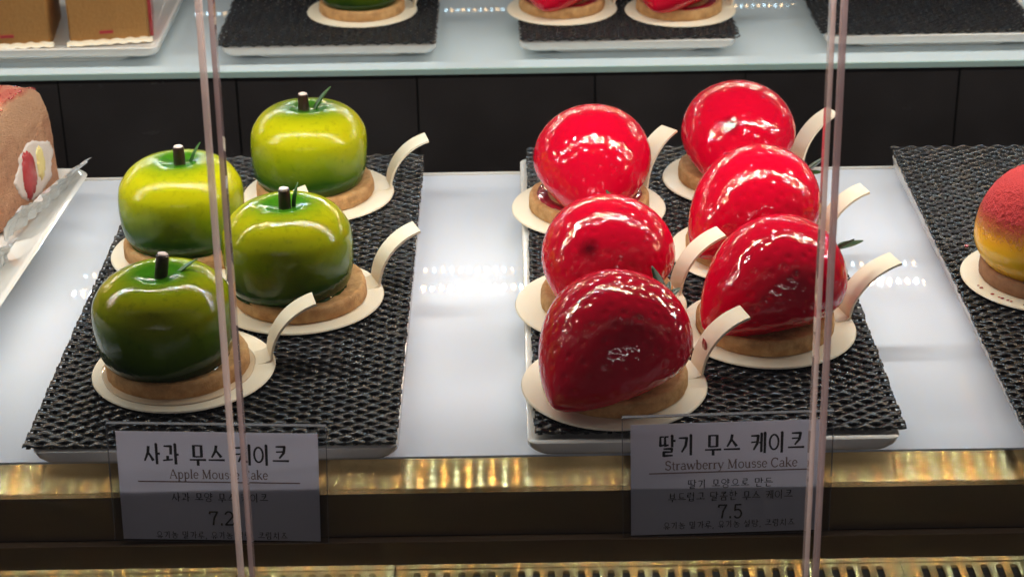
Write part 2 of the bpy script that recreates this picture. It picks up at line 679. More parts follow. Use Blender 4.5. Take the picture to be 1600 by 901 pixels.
def grille_section(x0, n):
    t = empty('vent_grille', (x0, SLOT_Y, GZ))
    mb = MB()
    w_end = PITCH
    yb, yf = 0.0018, -0.075
    z0, z1 = -0.0016, 0.0
    xs = -0.0 + w_end
    # solid end strips
    mb.box((0.0002, yf, z0), (w_end - 0, yb, z1))
    for k in range(n):
        a = xs + k * PITCH
        c = a + PITCH
        mid = (a + c) * 0.5
        arch = []
        for q in range(9):
            an = PI * q / 8
            arch.append((mid + SW / 2 * math.cos(an) * 0.98, -SW / 2 * 0.7 + SW / 2 * 0.7 * math.sin(an)))
        prof = [(a, yf), (a, yb), (c, yb), (c, yf)] + [(mid + SW / 2, yf)] + arch + [(mid - SW / 2, yf)]
        # split in quads fan: right rib, left rib, arch top
        o = len(mb.v)
        for z in (z1, z0):
            mb.v += [(x, y, z) for x, y in prof]
        L = len(prof)
        right = [2, 3, 4, 5]
        mb.face([o + i for i in (3, 2, 5, 4)][::1])
        mb.face([o + i for i in (1, 0, L - 1, L - 2)])
        # arch top
        mb.face([o + i for i in ([2, 1] + list(range(L - 2, 4, -1)))])
        # slot wall
        for i in range(4, L - 1):
            mb.face((o + i, o + i + 1, o + L + i + 1, o + L + i))
    e = xs + n * PITCH
    mb.box((e, yf, z0), (e + w_end - 0.0002, yb, z1))
    mb.uv = UVF
    p = mb.build('slotted_plate', M['brass_grille'], t)
    f = MB().box((0.0002, 0.0023, -0.0010), (e + w_end - 0.0002, 0.0052, 0.0004))
    f.uv = UVF
    f.build('rear_flange', M['brass_grille'], t)
    MB().box((0.001, yf, -0.012), (e + w_end - 0.001, 0.004, -0.010)).build('drip_tray', M['void'], t)
    return t


sec = 0.2047
NS = int(round(sec / PITCH)) - 2
g = 'vent grille sections along the case front'
for i, lab in ((-2, 'brass vent grille section furthest left below the case front, outside the frame'),
               (-1, 'slotted brass vent grille at the bottom left, below the apple cake card'),
               (0, 'slotted brass vent grille at the bottom centre, below the strawberry cake card'),
               (1, 'slotted brass vent grille at the bottom right corner')):
    if i == -2:
        continue
    tt = grille_section(-0.0490 + i * sec, NS)
    tag(tt, lab, 'vent grille', g)


# ------------------------------------------------------------------ LED strips (their own housings, above the frame)
def led_strip(y, z, lv, label, x0=-0.72, x1=0.72, tilt=0.0, size=0.0017, depth=0.0030, baffle=False):
    t = empty('led_strip', (0, y, z))
    tag(t, label, 'light strip')
    MB().box((x0, -0.009, 0.0012), (x1, 0.009, 0.010)).build('housing', M['profile'], t)
    if baffle:
        MB().box((x0, 0.0046, -0.0350), (x1, 0.0060, 0.0010)).build('baffle', M['profile'], t)  # unseen shield, added to keep the strip's light off front cakes and brass
    mb = MB()
    p = 0.0128 / 2
    k = 0
    x = x0 + 0.004
    while x < x1 - 0.004:
        o = len(mb.v)
        h, d = size / 2, depth / 2
        mb.v += [(x - h, -d, 0), (x + h, -d, 0), (x + h, d, 0), (x - h, d, 0)]
        mb.face((o + 3, o + 2, o + 1, o), k % 2)
        x += p
        k += 1
    o = mb.build('led_chips', [M['led_warm_' + lv], M['led_cool_' + lv]], t)
    o['kind'] = 'stuff'
    t.rotation_euler = (tilt, 0, 0)
    return t


led_strip(0.822, 0.205, 'front', 'slim strip of alternating warm and cool lights over the front of the lower shelf', tilt=R(8))
led_strip(0.632, 0.246, 'lip', 'dim strip of small lights behind the top of the front glass', baffle=True)
led_strip(1.235, 0.191, 'mid', 'slim strip of alternating warm and cool lights over the front edge of the far shelf', tilt=R(-25))
led_strip(1.275, 0.1955, 'far', 'added second row of lights imitating the doubled reflection of the strip before it', tilt=R(-25))  # added row, stands in for the strip's second reflection in the lower shelf
led_strip(2.085, 0.200, 'far', 'slim strip of alternating warm and cool lights over the back of the far shelf')

# ------------------------------------------------------------------ trays and woven mats
CELL = 0.0047
ROW = 0.00314


def weft_mesh(ncell, sgn, seed):
    rnd = random.Random(seed)
    rings = []
    n = ncell * 6
    hw, th = 0.00166, 0.00046
    for i in range(n + 1):
        x = i / 6 * CELL
        ph = math.cos(PI * (x / CELL - 0.5))
        cyc = math.sin(PI * x / CELL)
        z = sgn * cyc * 0.00060
        jz = rnd.uniform(-0.00006, 0.00006)
        sp = hw * (1.0 + 0.10 * sgn * cyc)
        ring = []
        for k in range(8):
            a = 2 * PI * k / 8 + PI / 8
            ring.append((x, sp * math.cos(a) * 1.05, z + jz + th * math.sin(a) + (0.0 if abs(math.cos(a)) > .8 else 0.00012 * math.sin(a))))
        rings.append(ring)
    return MB().loft(rings).mesh('weft_strand', M['vinyl'])


def warp_mesh(nrow, sgn):
    rings = []
    for i in range(nrow * 3 + 1):
        y = i / 3 * ROW
        z = -sgn * math.cos(PI * y / ROW) * 0.00040 - 0.0001
        hw, th = 0.0010, 0.00032
        rings.append([(hw * c, y, z + th * s_) for c, s_ in ((1, -.4), (.8, .8), (-.8, .8), (-1, -.4), (0, -1))])
    return MB().loft(rings).mesh('warp_strand', M['vinyl'])


NCELL, NROW = 32, 99
WEFT = [weft_mesh(NCELL, s_, sd) for s_, sd in ((1, 1), (-1, 2), (1, 3), (-1, 4))]
WARP = [warp_mesh(NROW, 1), warp_mesh(NROW, -1)]


def mat_near(x0, y0, z, label, skew=0.0, rz=0.0):
    t = empty('woven_mat', (x0, y0, z), rz)
    tag(t, label, 'placemat', 'black woven mats')
    for j in range(NROW):
        jx = random.uniform(-0.0004, 0.0004)
        place('weft_strand', WEFT[(j % 2) + 2 * random.randint(0, 1)], t,
              (jx + skew * j, (j + 0.5) * ROW, random.uniform(-0.0001, 0.0001)), (0, 0, random.uniform(-0.002, 0.002)))
    for k in range(NCELL):
        # over/under opposite to the first weft at that column
        place('warp_strand', WARP[k % 2], t, ((k + 0.5) * CELL, 0, 0), (0, 0, 0))
    return t


FAR_MAT = None


def mat_far(x0, y0, z, label, rz=0.0):
    global FAR_MAT
    if FAR_MAT is None:
        mb = MB()
        nr = 50
        for j in range(nr):
            jx = random.uniform(-0.0006, 0.0006)
            sg = 1 if j % 2 == 0 else -1
            rings = []
            for i in range(NCELL * 4 + 1):
                x = i / 4 * CELL
                zz = sg * math.sin(PI * x / CELL) * 0.00125
                rings.append([(x + jx, (j + .5) * ROW + 0.00150 * math.cos(a), zz + 0.0006 * math.sin(a)) for a in (0.1, PI * .28, PI / 2, PI * .72, PI - 0.1, 3 * PI / 2)])
            mb.loft(rings)
        FAR_MAT = mb.mesh('weave', M['vinyl'])
    t = empty('woven_mat', (x0, y0, z), rz)
    tag(t, label, 'placemat', 'black woven mats')
    o = place('weave', FAR_MAT, t)
    o['kind'] = 'stuff'
    return t


def tray(x0, y0, x1, y1, zb, label, rz=0.0, h=0.0125, name='serving_tray'):
    cx, cy = (x0 + x1) / 2, (y0 + y1) / 2
    t = empty(name, (cx, cy, zb), rz)
    tag(t, label, 'tray', 'white rectangular trays')
    a, b_ = (x1 - x0) / 2, (y1 - y0) / 2
    rings = []
    s0 = h - 0.0082
    for ins, z, r in ((0.012, s0, 0.006), (0.005, s0 + 0.0004, 0.008), (0.0015, s0 + 0.0018, 0.009), (0.0, s0 + 0.0038, 0.009), (0.0002, h - 0.0006, 0.004),
                      (0.0010, h, 0.0035), (0.0022, h - 0.0001, 0.003), (0.006, h - 0.0014, 0.003), (0.012, h - 0.0016, 0.003)):
        rings.append(rrect(-a + ins, -b_ + ins, a - ins, b_ - ins, max(r, 0.002), z))
    MB().loft(rings).build('tray_top', M['porcelain'], t, sharp=50)
    rings = [rrect(-a + i, -b_ + i * 0.55, a - i, b_ - i * 0.55, 0.008, z) for i, z in ((0.024, 0.0), (0.0215, 0.0015), (0.019, s0 + 0.0002))]
    MB().loft(rings).build('foot', M['porcelain'], t, sharp=50)
    return t


MZ = 0.0142   # mat mid-plane
tray(-0.1945, 0.6675, -0.0470, 0.9745, 0.0, 'long white tray under the mat of the green apple cakes')
mat_near(-0.1978, 0.6680, MZ, 'black woven mat under the green apple cakes', rz=R(-0.15))
tray(0.0052, 0.6690, 0.1560, 0.9745, 0.0, 'long white tray under the mat of the red strawberry cakes')
mat_near(0.0082, 0.6735, MZ, 'black woven mat under the six red strawberry cakes', rz=R(-0.15))
tray(0.2080, 0.6700, 0.3560, 0.9745, 0.0, 'long white tray at the right edge under the mat of the mango cake')
mat_near(0.2055, 0.6680, MZ, 'black woven mat under the red and yellow mango cake at the right edge', rz=R(-0.5))

FZ = -0.027
tray(-0.1965, 1.2510, -0.0495, 1.50, FZ, 'white tray on the far shelf under the lone green apple cake')
mat_far(-0.1995, 1.2495, FZ + MZ, 'black woven mat on the far shelf under the lone green apple cake', rz=R(0.3))
tray(0.0075, 1.2525, 0.1555, 1.50, FZ, 'white tray on the far shelf under two strawberry cakes')
mat_far(0.0080, 1.2520, FZ + MZ, 'black woven mat on the far shelf under two strawberry cakes', rz=R(0.6))
tray(0.2180, 1.2560, 0.3680, 1.51, FZ, 'white tray at the top right corner under a bare mat')
mat_far(0.2140, 1.2560, FZ + MZ, 'bare black woven mat at the top right corner of the far shelf', rz=R(0.6))

# ------------------------------------------------------------------ cake boards
BR = 0.0392


def board_mesh():
    mb = MB()
    mb.lathe([(0, 0), (BR - 0.0006, 0), (BR, 0.0005), (BR - 0.0004, 0.0011), (BR - 0.0012, 0.0013), (0, 0.0012)], 72)
    return mb.mesh('disc', M['board'], 40)


def tab_mesh(out, up, tw, w0, w1, twist=0.0):
    """a strip that leaves the disc edge, rises and curls outward (x is outward)"""
    rings = []
    n = 18
    th = 0.0011
    x0 = BR - 0.0022
    path = []
    for i in range(n + 1):
        a = i / n * R(76)
        k = (1 - math.cos(a)) / (1 - math.cos(R(76)))
        s_ = math.sin(a) / math.sin(R(76))
        path.append((x0 + out * k, 0.0004 + up * s_))
    path = [(x0 - 0.006, 0.0008), (x0 - 0.0028, 0.0010), (x0 - 0.0009, 0.0017)] + path[1:]
    for i, (x, z) in enumerate(path):
        q = path[min(i + 1, len(path) - 1)]
        p = path[max(i - 1, 0)]
        tx, tz = q[0] - p[0], q[1] - p[1]
        l = math.hypot(tx, tz)
        nx, nz = -tz / l, tx / l
        f = i / (len(path) - 1)
        hw = (w0 + (w1 - w0) * f) / 2
        off = twist * f * f
        rings.append([(x + nx * th / 2, off - hw, z + nz * th / 2), (x + nx * th / 2, off + hw, z + nz * th / 2),
                      (x - nx * th / 2, off + hw, z - nz * th / 2), (x - nx * th / 2, off - hw, z - nz * th / 2)])
    return MB().loft(rings, sm=True).mesh('tab', M['board'], 35)


DISC = board_mesh()
TABS = {'std': tab_mesh(0.0210, 0.0255, 0, 0.0128, 0.0118), 'tall': tab_mesh(0.0220, 0.027, 0, 0.0120, 0.0110),
        'long': tab_mesh(0.024, 0.025, 0, 0.013, 0.012)}
BZ = 0.0157


def board(x, y, ang, label, tab='std', z=BZ):
    t = empty('cake_board', (x, y, z), R(ang))
    tag(t, label, 'cake board', 'round cream cake boards with a curled tab')
    place('disc', DISC, t)
    place('tab', TABS[tab], t)
    return t


# ------------------------------------------------------------------ biscuit
CR, CH = 0.0305, 0.0074


def biscuit_mesh(mat, seed):
    def fn(p):
        v = Vector(p) * 110 + Vector((seed, 0, 0))
        k = noise.noise(v) * 0.00045 + noise.noise(v * 4.5) * 0.00028
        return (p[0] * (1 + k * 30), p[1] * (1 + k * 30), p[2] + k * (1 if p[2] > 0.004 else 0.2))
    mb = MB()
    mb.lathe([(0, 0), (CR - 0.0008, 0), (CR, 0.0008), (CR, 0.0035), (CR - 0.0002, CH - 0.0016), (CR - 0.0008, CH - 0.0004), (CR - 0.002, CH),
              (CR - 0.0036, CH - 0.0004), (CR - 0.006, CH - 0.0006), (0.012, CH - 0.0006), (0, CH - 0.0006)], 96, fn=fn)
    return mb.mesh('biscuit_base', mat)


BISC = [biscuit_mesh(M['biscuit'], s_) for s_ in (1.3, 5.7, 9.1)]
BISC_BROWN = biscuit_mesh(M['biscuit_brown'], 3.3)
CB = 0.0012   # biscuit sits on the board this far above the board's own base

# ------------------------------------------------------------------ apples
AH = 0.0390
AR = 0.0299


def apple_mesh(mat, seed, h=AH):
    prof = [(0, 0.0), (0.0245, 0.0), (0.0258, 0.0006), (0.0272, 0.0024), (0.0284, 0.0056), (0.0293, 0.0105), (0.0297, 0.0155),
            (0.0299, 0.0200), (0.0297, 0.0245), (0.0290, 0.0290), (0.0272, 0.0326), (0.0252, 0.0356), (0.0226, 0.0381), (0.0197, 0.0400),
            (0.0168, 0.0412), (0.0142, 0.0418), (0.0118, 0.0420), (0.0094, 0.0418), (0.0072, 0.0412), (0.0045, 0.0406), (0.0020, 0.0402), (0, 0.0401)]
    # densify with Catmull-Rom
    pts = []
    for i in range(len(prof) - 1):
        p0, p1, p2, p3 = prof[max(i - 1, 0)], prof[i], prof[i + 1], prof[min(i + 2, len(prof) - 1)]
        for q in range(3):
            u = q / 3
            f = lambda a, b_, c, d: 0.5 * (2 * b_ + (c - a) * u + (2 * a - 5 * b_ + 4 * c - d) * u * u + (3 * b_ - a - 3 * c + d) * u ** 3)
            pts.append((max(f(p0[0], p1[0], p2[0], p3[0]), 0 if i == 0 and q == 0 else 1e-5), f(p0[1], p1[1], p2[1], p3[1])))
    pts.append(prof[-1])
    pts = [(0.0 if i in (0, len(pts) - 1) else r, z * h / 0.0414) for i, (r, z) in enumerate(pts)]

    def fn(p):
        v = Vector(p) * 38 + Vector((seed * 3.1, seed, 0))
        k = 1 + 0.012 * noise.noise(v) + 0.006 * math.sin(3 * math.atan2(p[1], p[0]) + seed)
        return (p[0] * k, p[1] * k, p[2] + 0.0006 * noise.noise(v + Vector((9, 0, 0))) * (p[2] / h))
    return MB().lathe(pts, 96, fn=fn).mesh('glazed_mousse', mat)


def stalk_mesh():
    mb = MB().lathe([(0, -0.006), (0.0027, -0.006), (0.0028, 0.004), (0.0027, 0.0105), (0.0026, 0.0112), (0.0021, 0.0115), (0, 0.0115)], 20)
    return mb.mesh('stalk', M['choc'], 40)


def sugar_mesh():
    mb = MB().lathe([(0, 0.0), (0.0021, 0.0), (0.0022, 0.0003), (0.0014, 0.0007), (0, 0.0008)], 14,
                    fn=lambda p: (p[0] * (1 + 0.2 * math.sin(p[1] * 3000)), p[1], p[2]))
    return mb.mesh('sugar_tip', M['sugar'])


def leaf_mesh(L, W, bend, mat, name='leaf'):
    n = 10
    rings = []
    for i in range(n + 1):
        u = i / n
        wv = W * (math.sin(PI * min(1, u * 0.93 + 0.05)) ** 0.8) * (1 - 0.35 * u) + 0.0002
        x = L * u
        z = bend * math.sin(u * PI * 0.6)
        fold = wv * 0.35
        rings.append([(x, -wv / 2, z + fold), (x, 0, z), (x, wv / 2, z + fold), (x, wv / 2 * .9, z + fold - 0.00025), (x, 0, z - 0.0003), (x, -wv / 2 * .9, z + fold - 0.00025)])
    return MB().loft(rings).mesh(name, mat)


STALK, SUGAR = stalk_mesh(), sugar_mesh()
LEAF_A = leaf_mesh(0.0185, 0.0042, 0.0016, M['leaf'])
LEAF_B = leaf_mesh(0.0150, 0.0028, 0.0012, M['leaf'])
APPLE = {'matt': apple_mesh(M['apple_matt'], 1), 'gloss': apple_mesh(M['apple_gloss'], 2), 'deep': apple_mesh(M['apple_deep'], 4)}


def apple_cake(x, y, z, kind, label, off=(-0.004, -0.001), leaf=(60, 62, LEAF_A), stalk_tilt=(0, 0), bis=0, syrup=False, stalk_off=(0, 0)):
    """x, y, z: centre of the biscuit underside"""
    t = empty('apple_cake', (x, y, z))
    tag(t, label, 'cake', 'green apple mousse cakes')
    place('biscuit_base', BISC[bis], t, (0, 0, 0), (0, 0, random.uniform(0, 6)))
    place('glazed_mousse', APPLE[kind], t, (off[0], off[1], CH - 0.0012), (R(random.uniform(-1.5, 1.5)), R(random.uniform(-1.5, 1.5)), random.uniform(0, 6)), (1.0, 1.0, random.uniform(0.985, 1.03)))
    zt = CH - 0.0012 + AH * 0.925
    s_ = place('stalk', STALK, t, (off[0] + stalk_off[0], off[1] + stalk_off[1], zt), (R(stalk_tilt[0]), R(stalk_tilt[1]), 0))
    place('sugar_tip', SUGAR, s_, (0, 0, 0.0115))
    az, el, me = leaf
    place('leaf', me, t, (off[0] + stalk_off[0] + 0.0040, off[1] + stalk_off[1] - 0.0005, zt - 0.001), (0, -R(el), R(az)))
    if syrup:
        rings = []
        pr = []
        for k in range(72):
            a = 2 * PI * k / 72
            e = 0.0022 + 0.0020 * (0.5 + 0.5 * math.sin(a * 2 + 4.2)) + 0.0012 * noise.noise(Vector((math.cos(a) * 2, math.sin(a) * 2, 3)))
            pr.append(e)
        for rr, zz in ((0.0, 0.0001), (1.0, 0.0001), (0.75, 0.0005), (-0.6, 0.0009)):
            rings.append([((CR + rr * pr[k]) * math.cos(2 * PI * k / 72), (CR + rr * pr[k]) * math.sin(2 * PI * k / 72), zz) for k in range(72)])
        MB().loft(rings).build('syrup_pool', M['syrup'], t)
    return t


CZ = BZ + 0.0013
board(-0.1416, 0.7301, 14, 'cream board under the front apple cake, nearest the apple price card')
apple_cake(-0.1440, 0.7301, CZ, 'deep', 'darkest green apple cake at the front of its mat, with a leaning stalk',
           off=(-0.0035, -0.001), leaf=(25, 28, LEAF_B), stalk_tilt=(0, 9), bis=0, syrup=True)
board(-0.0985, 0.7991, 20, 'cream board under the glossy apple cake second from the front', 'std')
apple_cake(-0.0975, 0.7985, CZ, 'gloss', 'glossy green apple cake just behind and right of the front one',
           off=(-0.0045, -0.001), leaf=(50, 72, LEAF_B), bis=1)
board(-0.1554, 0.8510, 14, 'cream board under the left rear apple cake, mostly hidden', 'std')
apple_cake(-0.1575, 0.8510, CZ, 'matt', 'frosted yellow green apple cake at the left, behind the dark front one',
           off=(-0.0010, 0.0), leaf=(40, 55, LEAF_B), bis=2, stalk_off=(0.001, 0))
board(-0.0998, 0.9213, 12, 'cream board under the rearmost apple cake with its tab against the dark panel', 'std')
apple_cake(-0.1013, 0.9213, CZ, 'matt', 'rearmost yellow green apple cake with an upright leaf beside its stalk',
           off=(-0.0025, 0.0), leaf=(20, 50, LEAF_A), bis=0, stalk_off=(-0.001, 0))

# ------------------------------------------------------------------ strawberries
BL0, BL1 = -0.0285, 0.0385   # calyx end, tip (x axis points to the tip)


def berry_mesh(seed, tipdent=0.0, wide=0.0298, high=0.0440):
    rnd = random.Random(seed)
    nu, nv = 150, 190
    xs = [BL0 + (BL1 - BL0) * 0.5 * (1 - math.cos(PI * i / nu)) for i in range(nu + 1)]

    def rad(x):
        u = (x - BL0) / (BL1 - BL0)          # 0 calyx .. 1 tip
        if u <= 0 or u >= 1:
            return 0.0
        a = min(u / 0.40, 1.0)
        back = math.sqrt(max(0, 1 - (1 - a) ** 2.2))
        b_ = max((u - 0.40) / 0.60, 0.0)
        front = max(0.0, 1 - b_ ** 2.0) ** 0.72
        return back * front
    # seeds on a jittered lattice over (u, angle)
    seeds = []
    for i in range(1, 14):
        x = BL0 + (BL1 - BL0) * i / 14
        n = max(3, int(rad(x) * 2 * PI * wide / 0.0072))
        for k in range(n):
            an = 2 * PI * (k + 0.5 * (i % 2) + rnd.uniform(-0.22, 0.22)) / n
            seeds.append((x + rnd.uniform(-0.0011, 0.0011), an))
    P = []
    zc = high * 0.40

    def pt(x, an):
        r = rad(x)
        y = wide * r * math.cos(an)
        s_ = math.sin(an)
        z = zc + (high - zc) * (r ** 0.9) * s_ if s_ >= 0 else zc + (zc * 1.10) * (r ** 0.75) * s_
        if z < 0:
            z = 0.0
        # nose droops
        u = (x - BL0) / (BL1 - BL0)
        d = max(0, u - 0.45)
        z -= d * d * 0.040
        return Vector((x, y, max(z, -0.0008)))
    sp = [(pt(x, a), rnd.uniform(0.7, 1.15)) for x, a in seeds]
    # grid hash
    cell = 0.006
    H = {}
    for p, k in sp:
        key = tuple(int(math.floor(c / cell)) for c in p)
        H.setdefault(key, []).append((p, k))
    rings = []
    for i, x in enumerate(xs):
        if i in (0, nu):
            continue
        ring = []
        for j in range(nv):
            an = 2 * PI * j / nv
            p = pt(x, an)
            c = Vector((0.0, 0, zc))
            nrm = (p - Vector((x * 0.55, 0, zc)))
            nrm.normalize()
            d = 0.0
            key = tuple(int(math.floor(q / cell)) for q in p)
            for ax in (-1, 0, 1):
                for ay in (-1, 0, 1):
                    for az in (-1, 0, 1):
                        for q, k in H.get((key[0] + ax, key[1] + ay, key[2] + az), ()):
                            l2 = (p - q).length_squared
                            d += -0.00042 * k * math.exp(-l2 / (2 * 0.0009 ** 2))
            d += 0.00004 * noise.noise(p * 95 + Vector((seed * 2.0, 0, 0)))
            d += 0.0005 * noise.noise(p * 36 + Vector((seed * 5.0, 3, 0)))
            if p.z < 0.004:
                d *= max(0, p.z / 0.004)
            ring.append(p + nrm * d)
        rings.append(ring)
    mb = MB()
    mb.loft(rings, caps=False)
    o0 = len(mb.v)
    mb.v.append((BL0, 0, zc))
    tip_in = 0.0
    tz = pt(BL1 - 1e-5, 0).z
    mb.v.append((BL1 - tipdent, 0, tz))
    n = nv
    last = (len(rings) - 1) * n
    for k in range(n):
        mb.face((o0, (k + 1) % n, k), 0, True)
        mb.face((o0 + 1, last + k, last + (k + 1) % n), 0, True)
    return mb.mesh('glazed_mousse', M['berry_spot'] if tipdent else M['berry'])


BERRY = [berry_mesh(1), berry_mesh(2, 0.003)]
CAL = leaf_mesh(0.015, 0.0052, -0.002, M['calyx'])
CAL2 = leaf_mesh(0.010, 0.0036, -0.001, M['calyx'])


def jam_mesh():
    rings = []
    for rr, zz in ((0.021, 0.0), (0.0245, 0.0006), (0.0262, 0.0004), (0.027, -0.0006)):
        ring = []
        for k in range(60):
            a = 2 * PI * k / 60
            e = 1 + 0.03 * noise.noise(Vector((math.cos(a) * 6, math.sin(a) * 6, 1)))
            ring.append((rr * e * math.cos(a), rr * e * math.sin(a), zz))
        rings.append(ring)
    return MB().loft(rings, caps=False).mesh('jam', M['jam'])


JAM = jam_mesh()


def strawberry_cake(x, y, z, ang, label, berry=0, off=(0, 0), leaves=((180, 35, CAL), (150, 10, CAL2)), sc=(1, 1, 1), bis=0, jam=False, pitch=0.0, boff=(0, 0)):
    t = empty('strawberry_cake', (x, y, z))
    tag(t, label, 'cake', 'red strawberry mousse cakes')
    place('biscuit_base', BISC[bis], t, (boff[0], boff[1], 0), (0, 0, random.uniform(0, 6)))
    bo = place('glazed_mousse', BERRY[berry], t, (off[0], off[1], CH - 0.0012), (0, R(pitch), R(ang)), sc)
    for az, el, me in leaves:
        a = R(ang)
        bx = BL0 * 0.93 * sc[0]
        lx, ly = off[0] + bx * math.cos(a), off[1] + bx * math.sin(a)
        place('leaf', me, t, (lx, ly, CH + 0.024 * sc[2]), (R(random.uniform(-30, 30)), -R(el), R(ang + az)))
    if jam:
        place('jam', JAM, t, (boff[0], boff[1], CH - 0.0002))
    return t


front_board = board(0.0424, 0.7102, 15, 'cream board with a red smear on its tab under the front strawberry cake')
strawberry_cake(0.0425, 0.7095, CZ, 222, 'front dark red strawberry cake, beside the strawberry price card', 0, off=(0.0020, -0.003), sc=(1.0, 1.10, 1.02), bis=1, pitch=7, leaves=((258, 55, CAL), (210, 30, CAL2), (180, 15, CAL2)))
board(0.0405, 0.7867, 18, 'cream board with a pink tinged tab under the second strawberry cake of the left row', 'tall')
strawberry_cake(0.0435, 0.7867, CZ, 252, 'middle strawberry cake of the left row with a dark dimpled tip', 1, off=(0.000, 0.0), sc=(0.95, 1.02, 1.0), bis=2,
                leaves=((238, 50, CAL), (200, 50, CAL2), (130, 15, CAL2)))
board(0.0396, 0.8976, 42, 'cream board under the rear strawberry cake of the left row', 'tall')
strawberry_cake(0.0399, 0.8976, CZ, 268, 'rear strawberry cake of the left row with jam showing on its biscuit', 0, off=(0.0015, 0.0), sc=(0.95, 1.0, 1.06), bis=0, jam=True,
                leaves=((180, 35, CAL2), (215, 20, CAL)))
board(0.1132, 0.7606, 16, 'cream board under the front strawberry cake of the right row', 'long')
strawberry_cake(0.1120, 0.7606, CZ, 203, 'front strawberry cake of the right row with its tip to the left', 0, off=(0.0065, 0.0), sc=(1.0, 1.05, 1.02), bis=1, pitch=5,
                leaves=((180, 12, CAL), (205, -5, CAL2), (150, 40, CAL2)))
board(0.1154, 0.8429, 14, 'cream board under the middle strawberry cake of the right row', 'std')
strawberry_cake(0.1148, 0.8429, CZ, 212, 'middle strawberry cake of the right row, its board mostly hidden', 0, off=(0.004, 0.0), sc=(1.0, 1.04, 1.04), bis=2, pitch=4)
board(0.1192, 0.9334, 26, 'cream board under the rear strawberry cake of the right row', 'tall')
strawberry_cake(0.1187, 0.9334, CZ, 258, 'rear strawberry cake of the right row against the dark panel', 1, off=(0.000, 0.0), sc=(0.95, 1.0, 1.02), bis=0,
                leaves=((180, 50, CAL2), (210, 20, CAL2)))
# red glaze smear on the tab of the front strawberry board
smear = MB().lathe([(0, -1), (0.6, -0.8), (1, 0), (0.6, 0.8), (0, 1)], 16, fn=lambda p: (0.0397 + 0.0006 * p[0] + 0.0002 * p[2], -0.0008 + 0.0030 * p[1] * (1 + 0.3 * p[2]), 0.0130 + 0.0030 * p[2] + 0.0006 * p[1]))
smear.build('red_smear', M['jam'], front_board)


# ------------------------------------------------------------------ mango cake
def mango_mesh():
    pr = [(0, 0), (0.0225, 0.0)]
    for i in range(1, 90):
        a = -0.74 + (PI / 2 + 0.74) * i / 90
        r = 0.0318 * (abs(math.cos(a)) ** 0.86)
        z = 0.0150 + (0.0325 if a > 0 else 0.0222) * math.sin(a)
        pr.append((r, max(z, 0.0003)))
    pr.append((0, 0.0475))

    def fn(p):
        k = 1 + 0.012 * noise.noise(Vector(p) * 45)
        g_ = (0.0007 * noise.noise(Vector(p) * 620) + 0.0004 * noise.noise(Vector(p) * 1300)) * max(0, min(1, (p[2] - 0.0215) / 0.006))
        return (p[0] * k + g_, p[1] * k + g_, p[2] + g_)
    return MB().lathe(pr, 230, fn=fn).mesh('velvet_mousse', M['mango'])


board(0.2494, 0.8082, 14, 'cream board under the red and yellow mango cake')
t = empty('mango_cake', (0.2490, 0.8082, CZ))
tag(t, 'yellow mango cake with a fuzzy red top at the right edge', 'cake')
place('biscuit_base', BISC_BROWN, t, (0, 0, 0))
place('velvet_mousse', mango_mesh(), t, (-0.0025, 0, CH - 0.0010))

# red crumbs fallen on the mat and board by the mango cake
mb = MB()
for k in range(10):
    a = R(random.uniform(195, 265))
    x, y = 0.2494 + 0.0355 * math.cos(a), 0.8082 + 0.0355 * math.sin(a)
    q = random.uniform(.0003, .0006)
    mb.lathe([(0, BZ + 0.0012), (q, BZ + 0.0014), (q * .7, BZ + 0.0013 + q), (0, BZ + 0.0014 + q)], 5, (x, y), fn=lambda p: (p[0] + (p[0] - x) * 0.8, p[1], p[2]), sm=False)
mb.box((0.2196, 0.8440, MZ + 0.0012), (0.2212, 0.8454, MZ + 0.0020))
o = mb.build('red_crumbs', M['cutberry'])
tag(o, 'small red crumbs scattered by the mango cake', 'crumbs', kind='stuff')

# ------------------------------------------------------------------ far shelf cakes
FB = FZ + BZ
FC = FZ + CZ
board(-0.1037, 1.318, 8, 'cream board on the far shelf under the lone apple cake', 'std', FB)
apple_cake(-0.1037, 1.318, FC, 'gloss', 'lone green apple cake on the far shelf, cut off by the frame top', off=(-0.001, 0), bis=1)
board(0.0385, 1.316, 14, 'cream board under the left strawberry cake of the far shelf', 'std', FB)
strawberry_cake(0.0385, 1.318, FC, 250, 'left strawberry cake on the far shelf, only its base showing', 0, bis=0, jam=True)
board(0.1218, 1.3085, 14, 'cream board under the right strawberry cake of the far shelf', 'std', FB)
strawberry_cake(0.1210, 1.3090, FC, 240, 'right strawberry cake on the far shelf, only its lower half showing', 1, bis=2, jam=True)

# ------------------------------------------------------------------ roll cakes at the left
def plate(name, corners_x1, y0, y1, zb, width, label, rz):
    t = empty(name, (corners_x1, y0, zb), rz)
    tag(t, label, 'plate')
    rings = []
    L = y1 - y0
    for ins, z, r in ((0.030, 0.0, 0.01), (0.022, 0.0008, 0.012), (0.004, 0.014, 0.010), (0.0, 0.0190, 0.010), (0.0012, 0.0200, 0.009),
                      (0.0035, 0.0192, 0.008), (0.010, 0.0148, 0.008), (0.022, 0.0118, 0.01), (0.030, 0.0112, 0.01)):
        rings.append(rrect(-width + ins, ins, -ins, L - ins, r, z))
    MB().loft(rings).build('plate_body', M['porcelain'], t, sharp=60)
    return t


plate('serving_plate', -0.2405, 0.680, 0.9520, 0.0, 0.20, 'large white upturned plate at the left edge holding cream roll slices', R(-3.6))


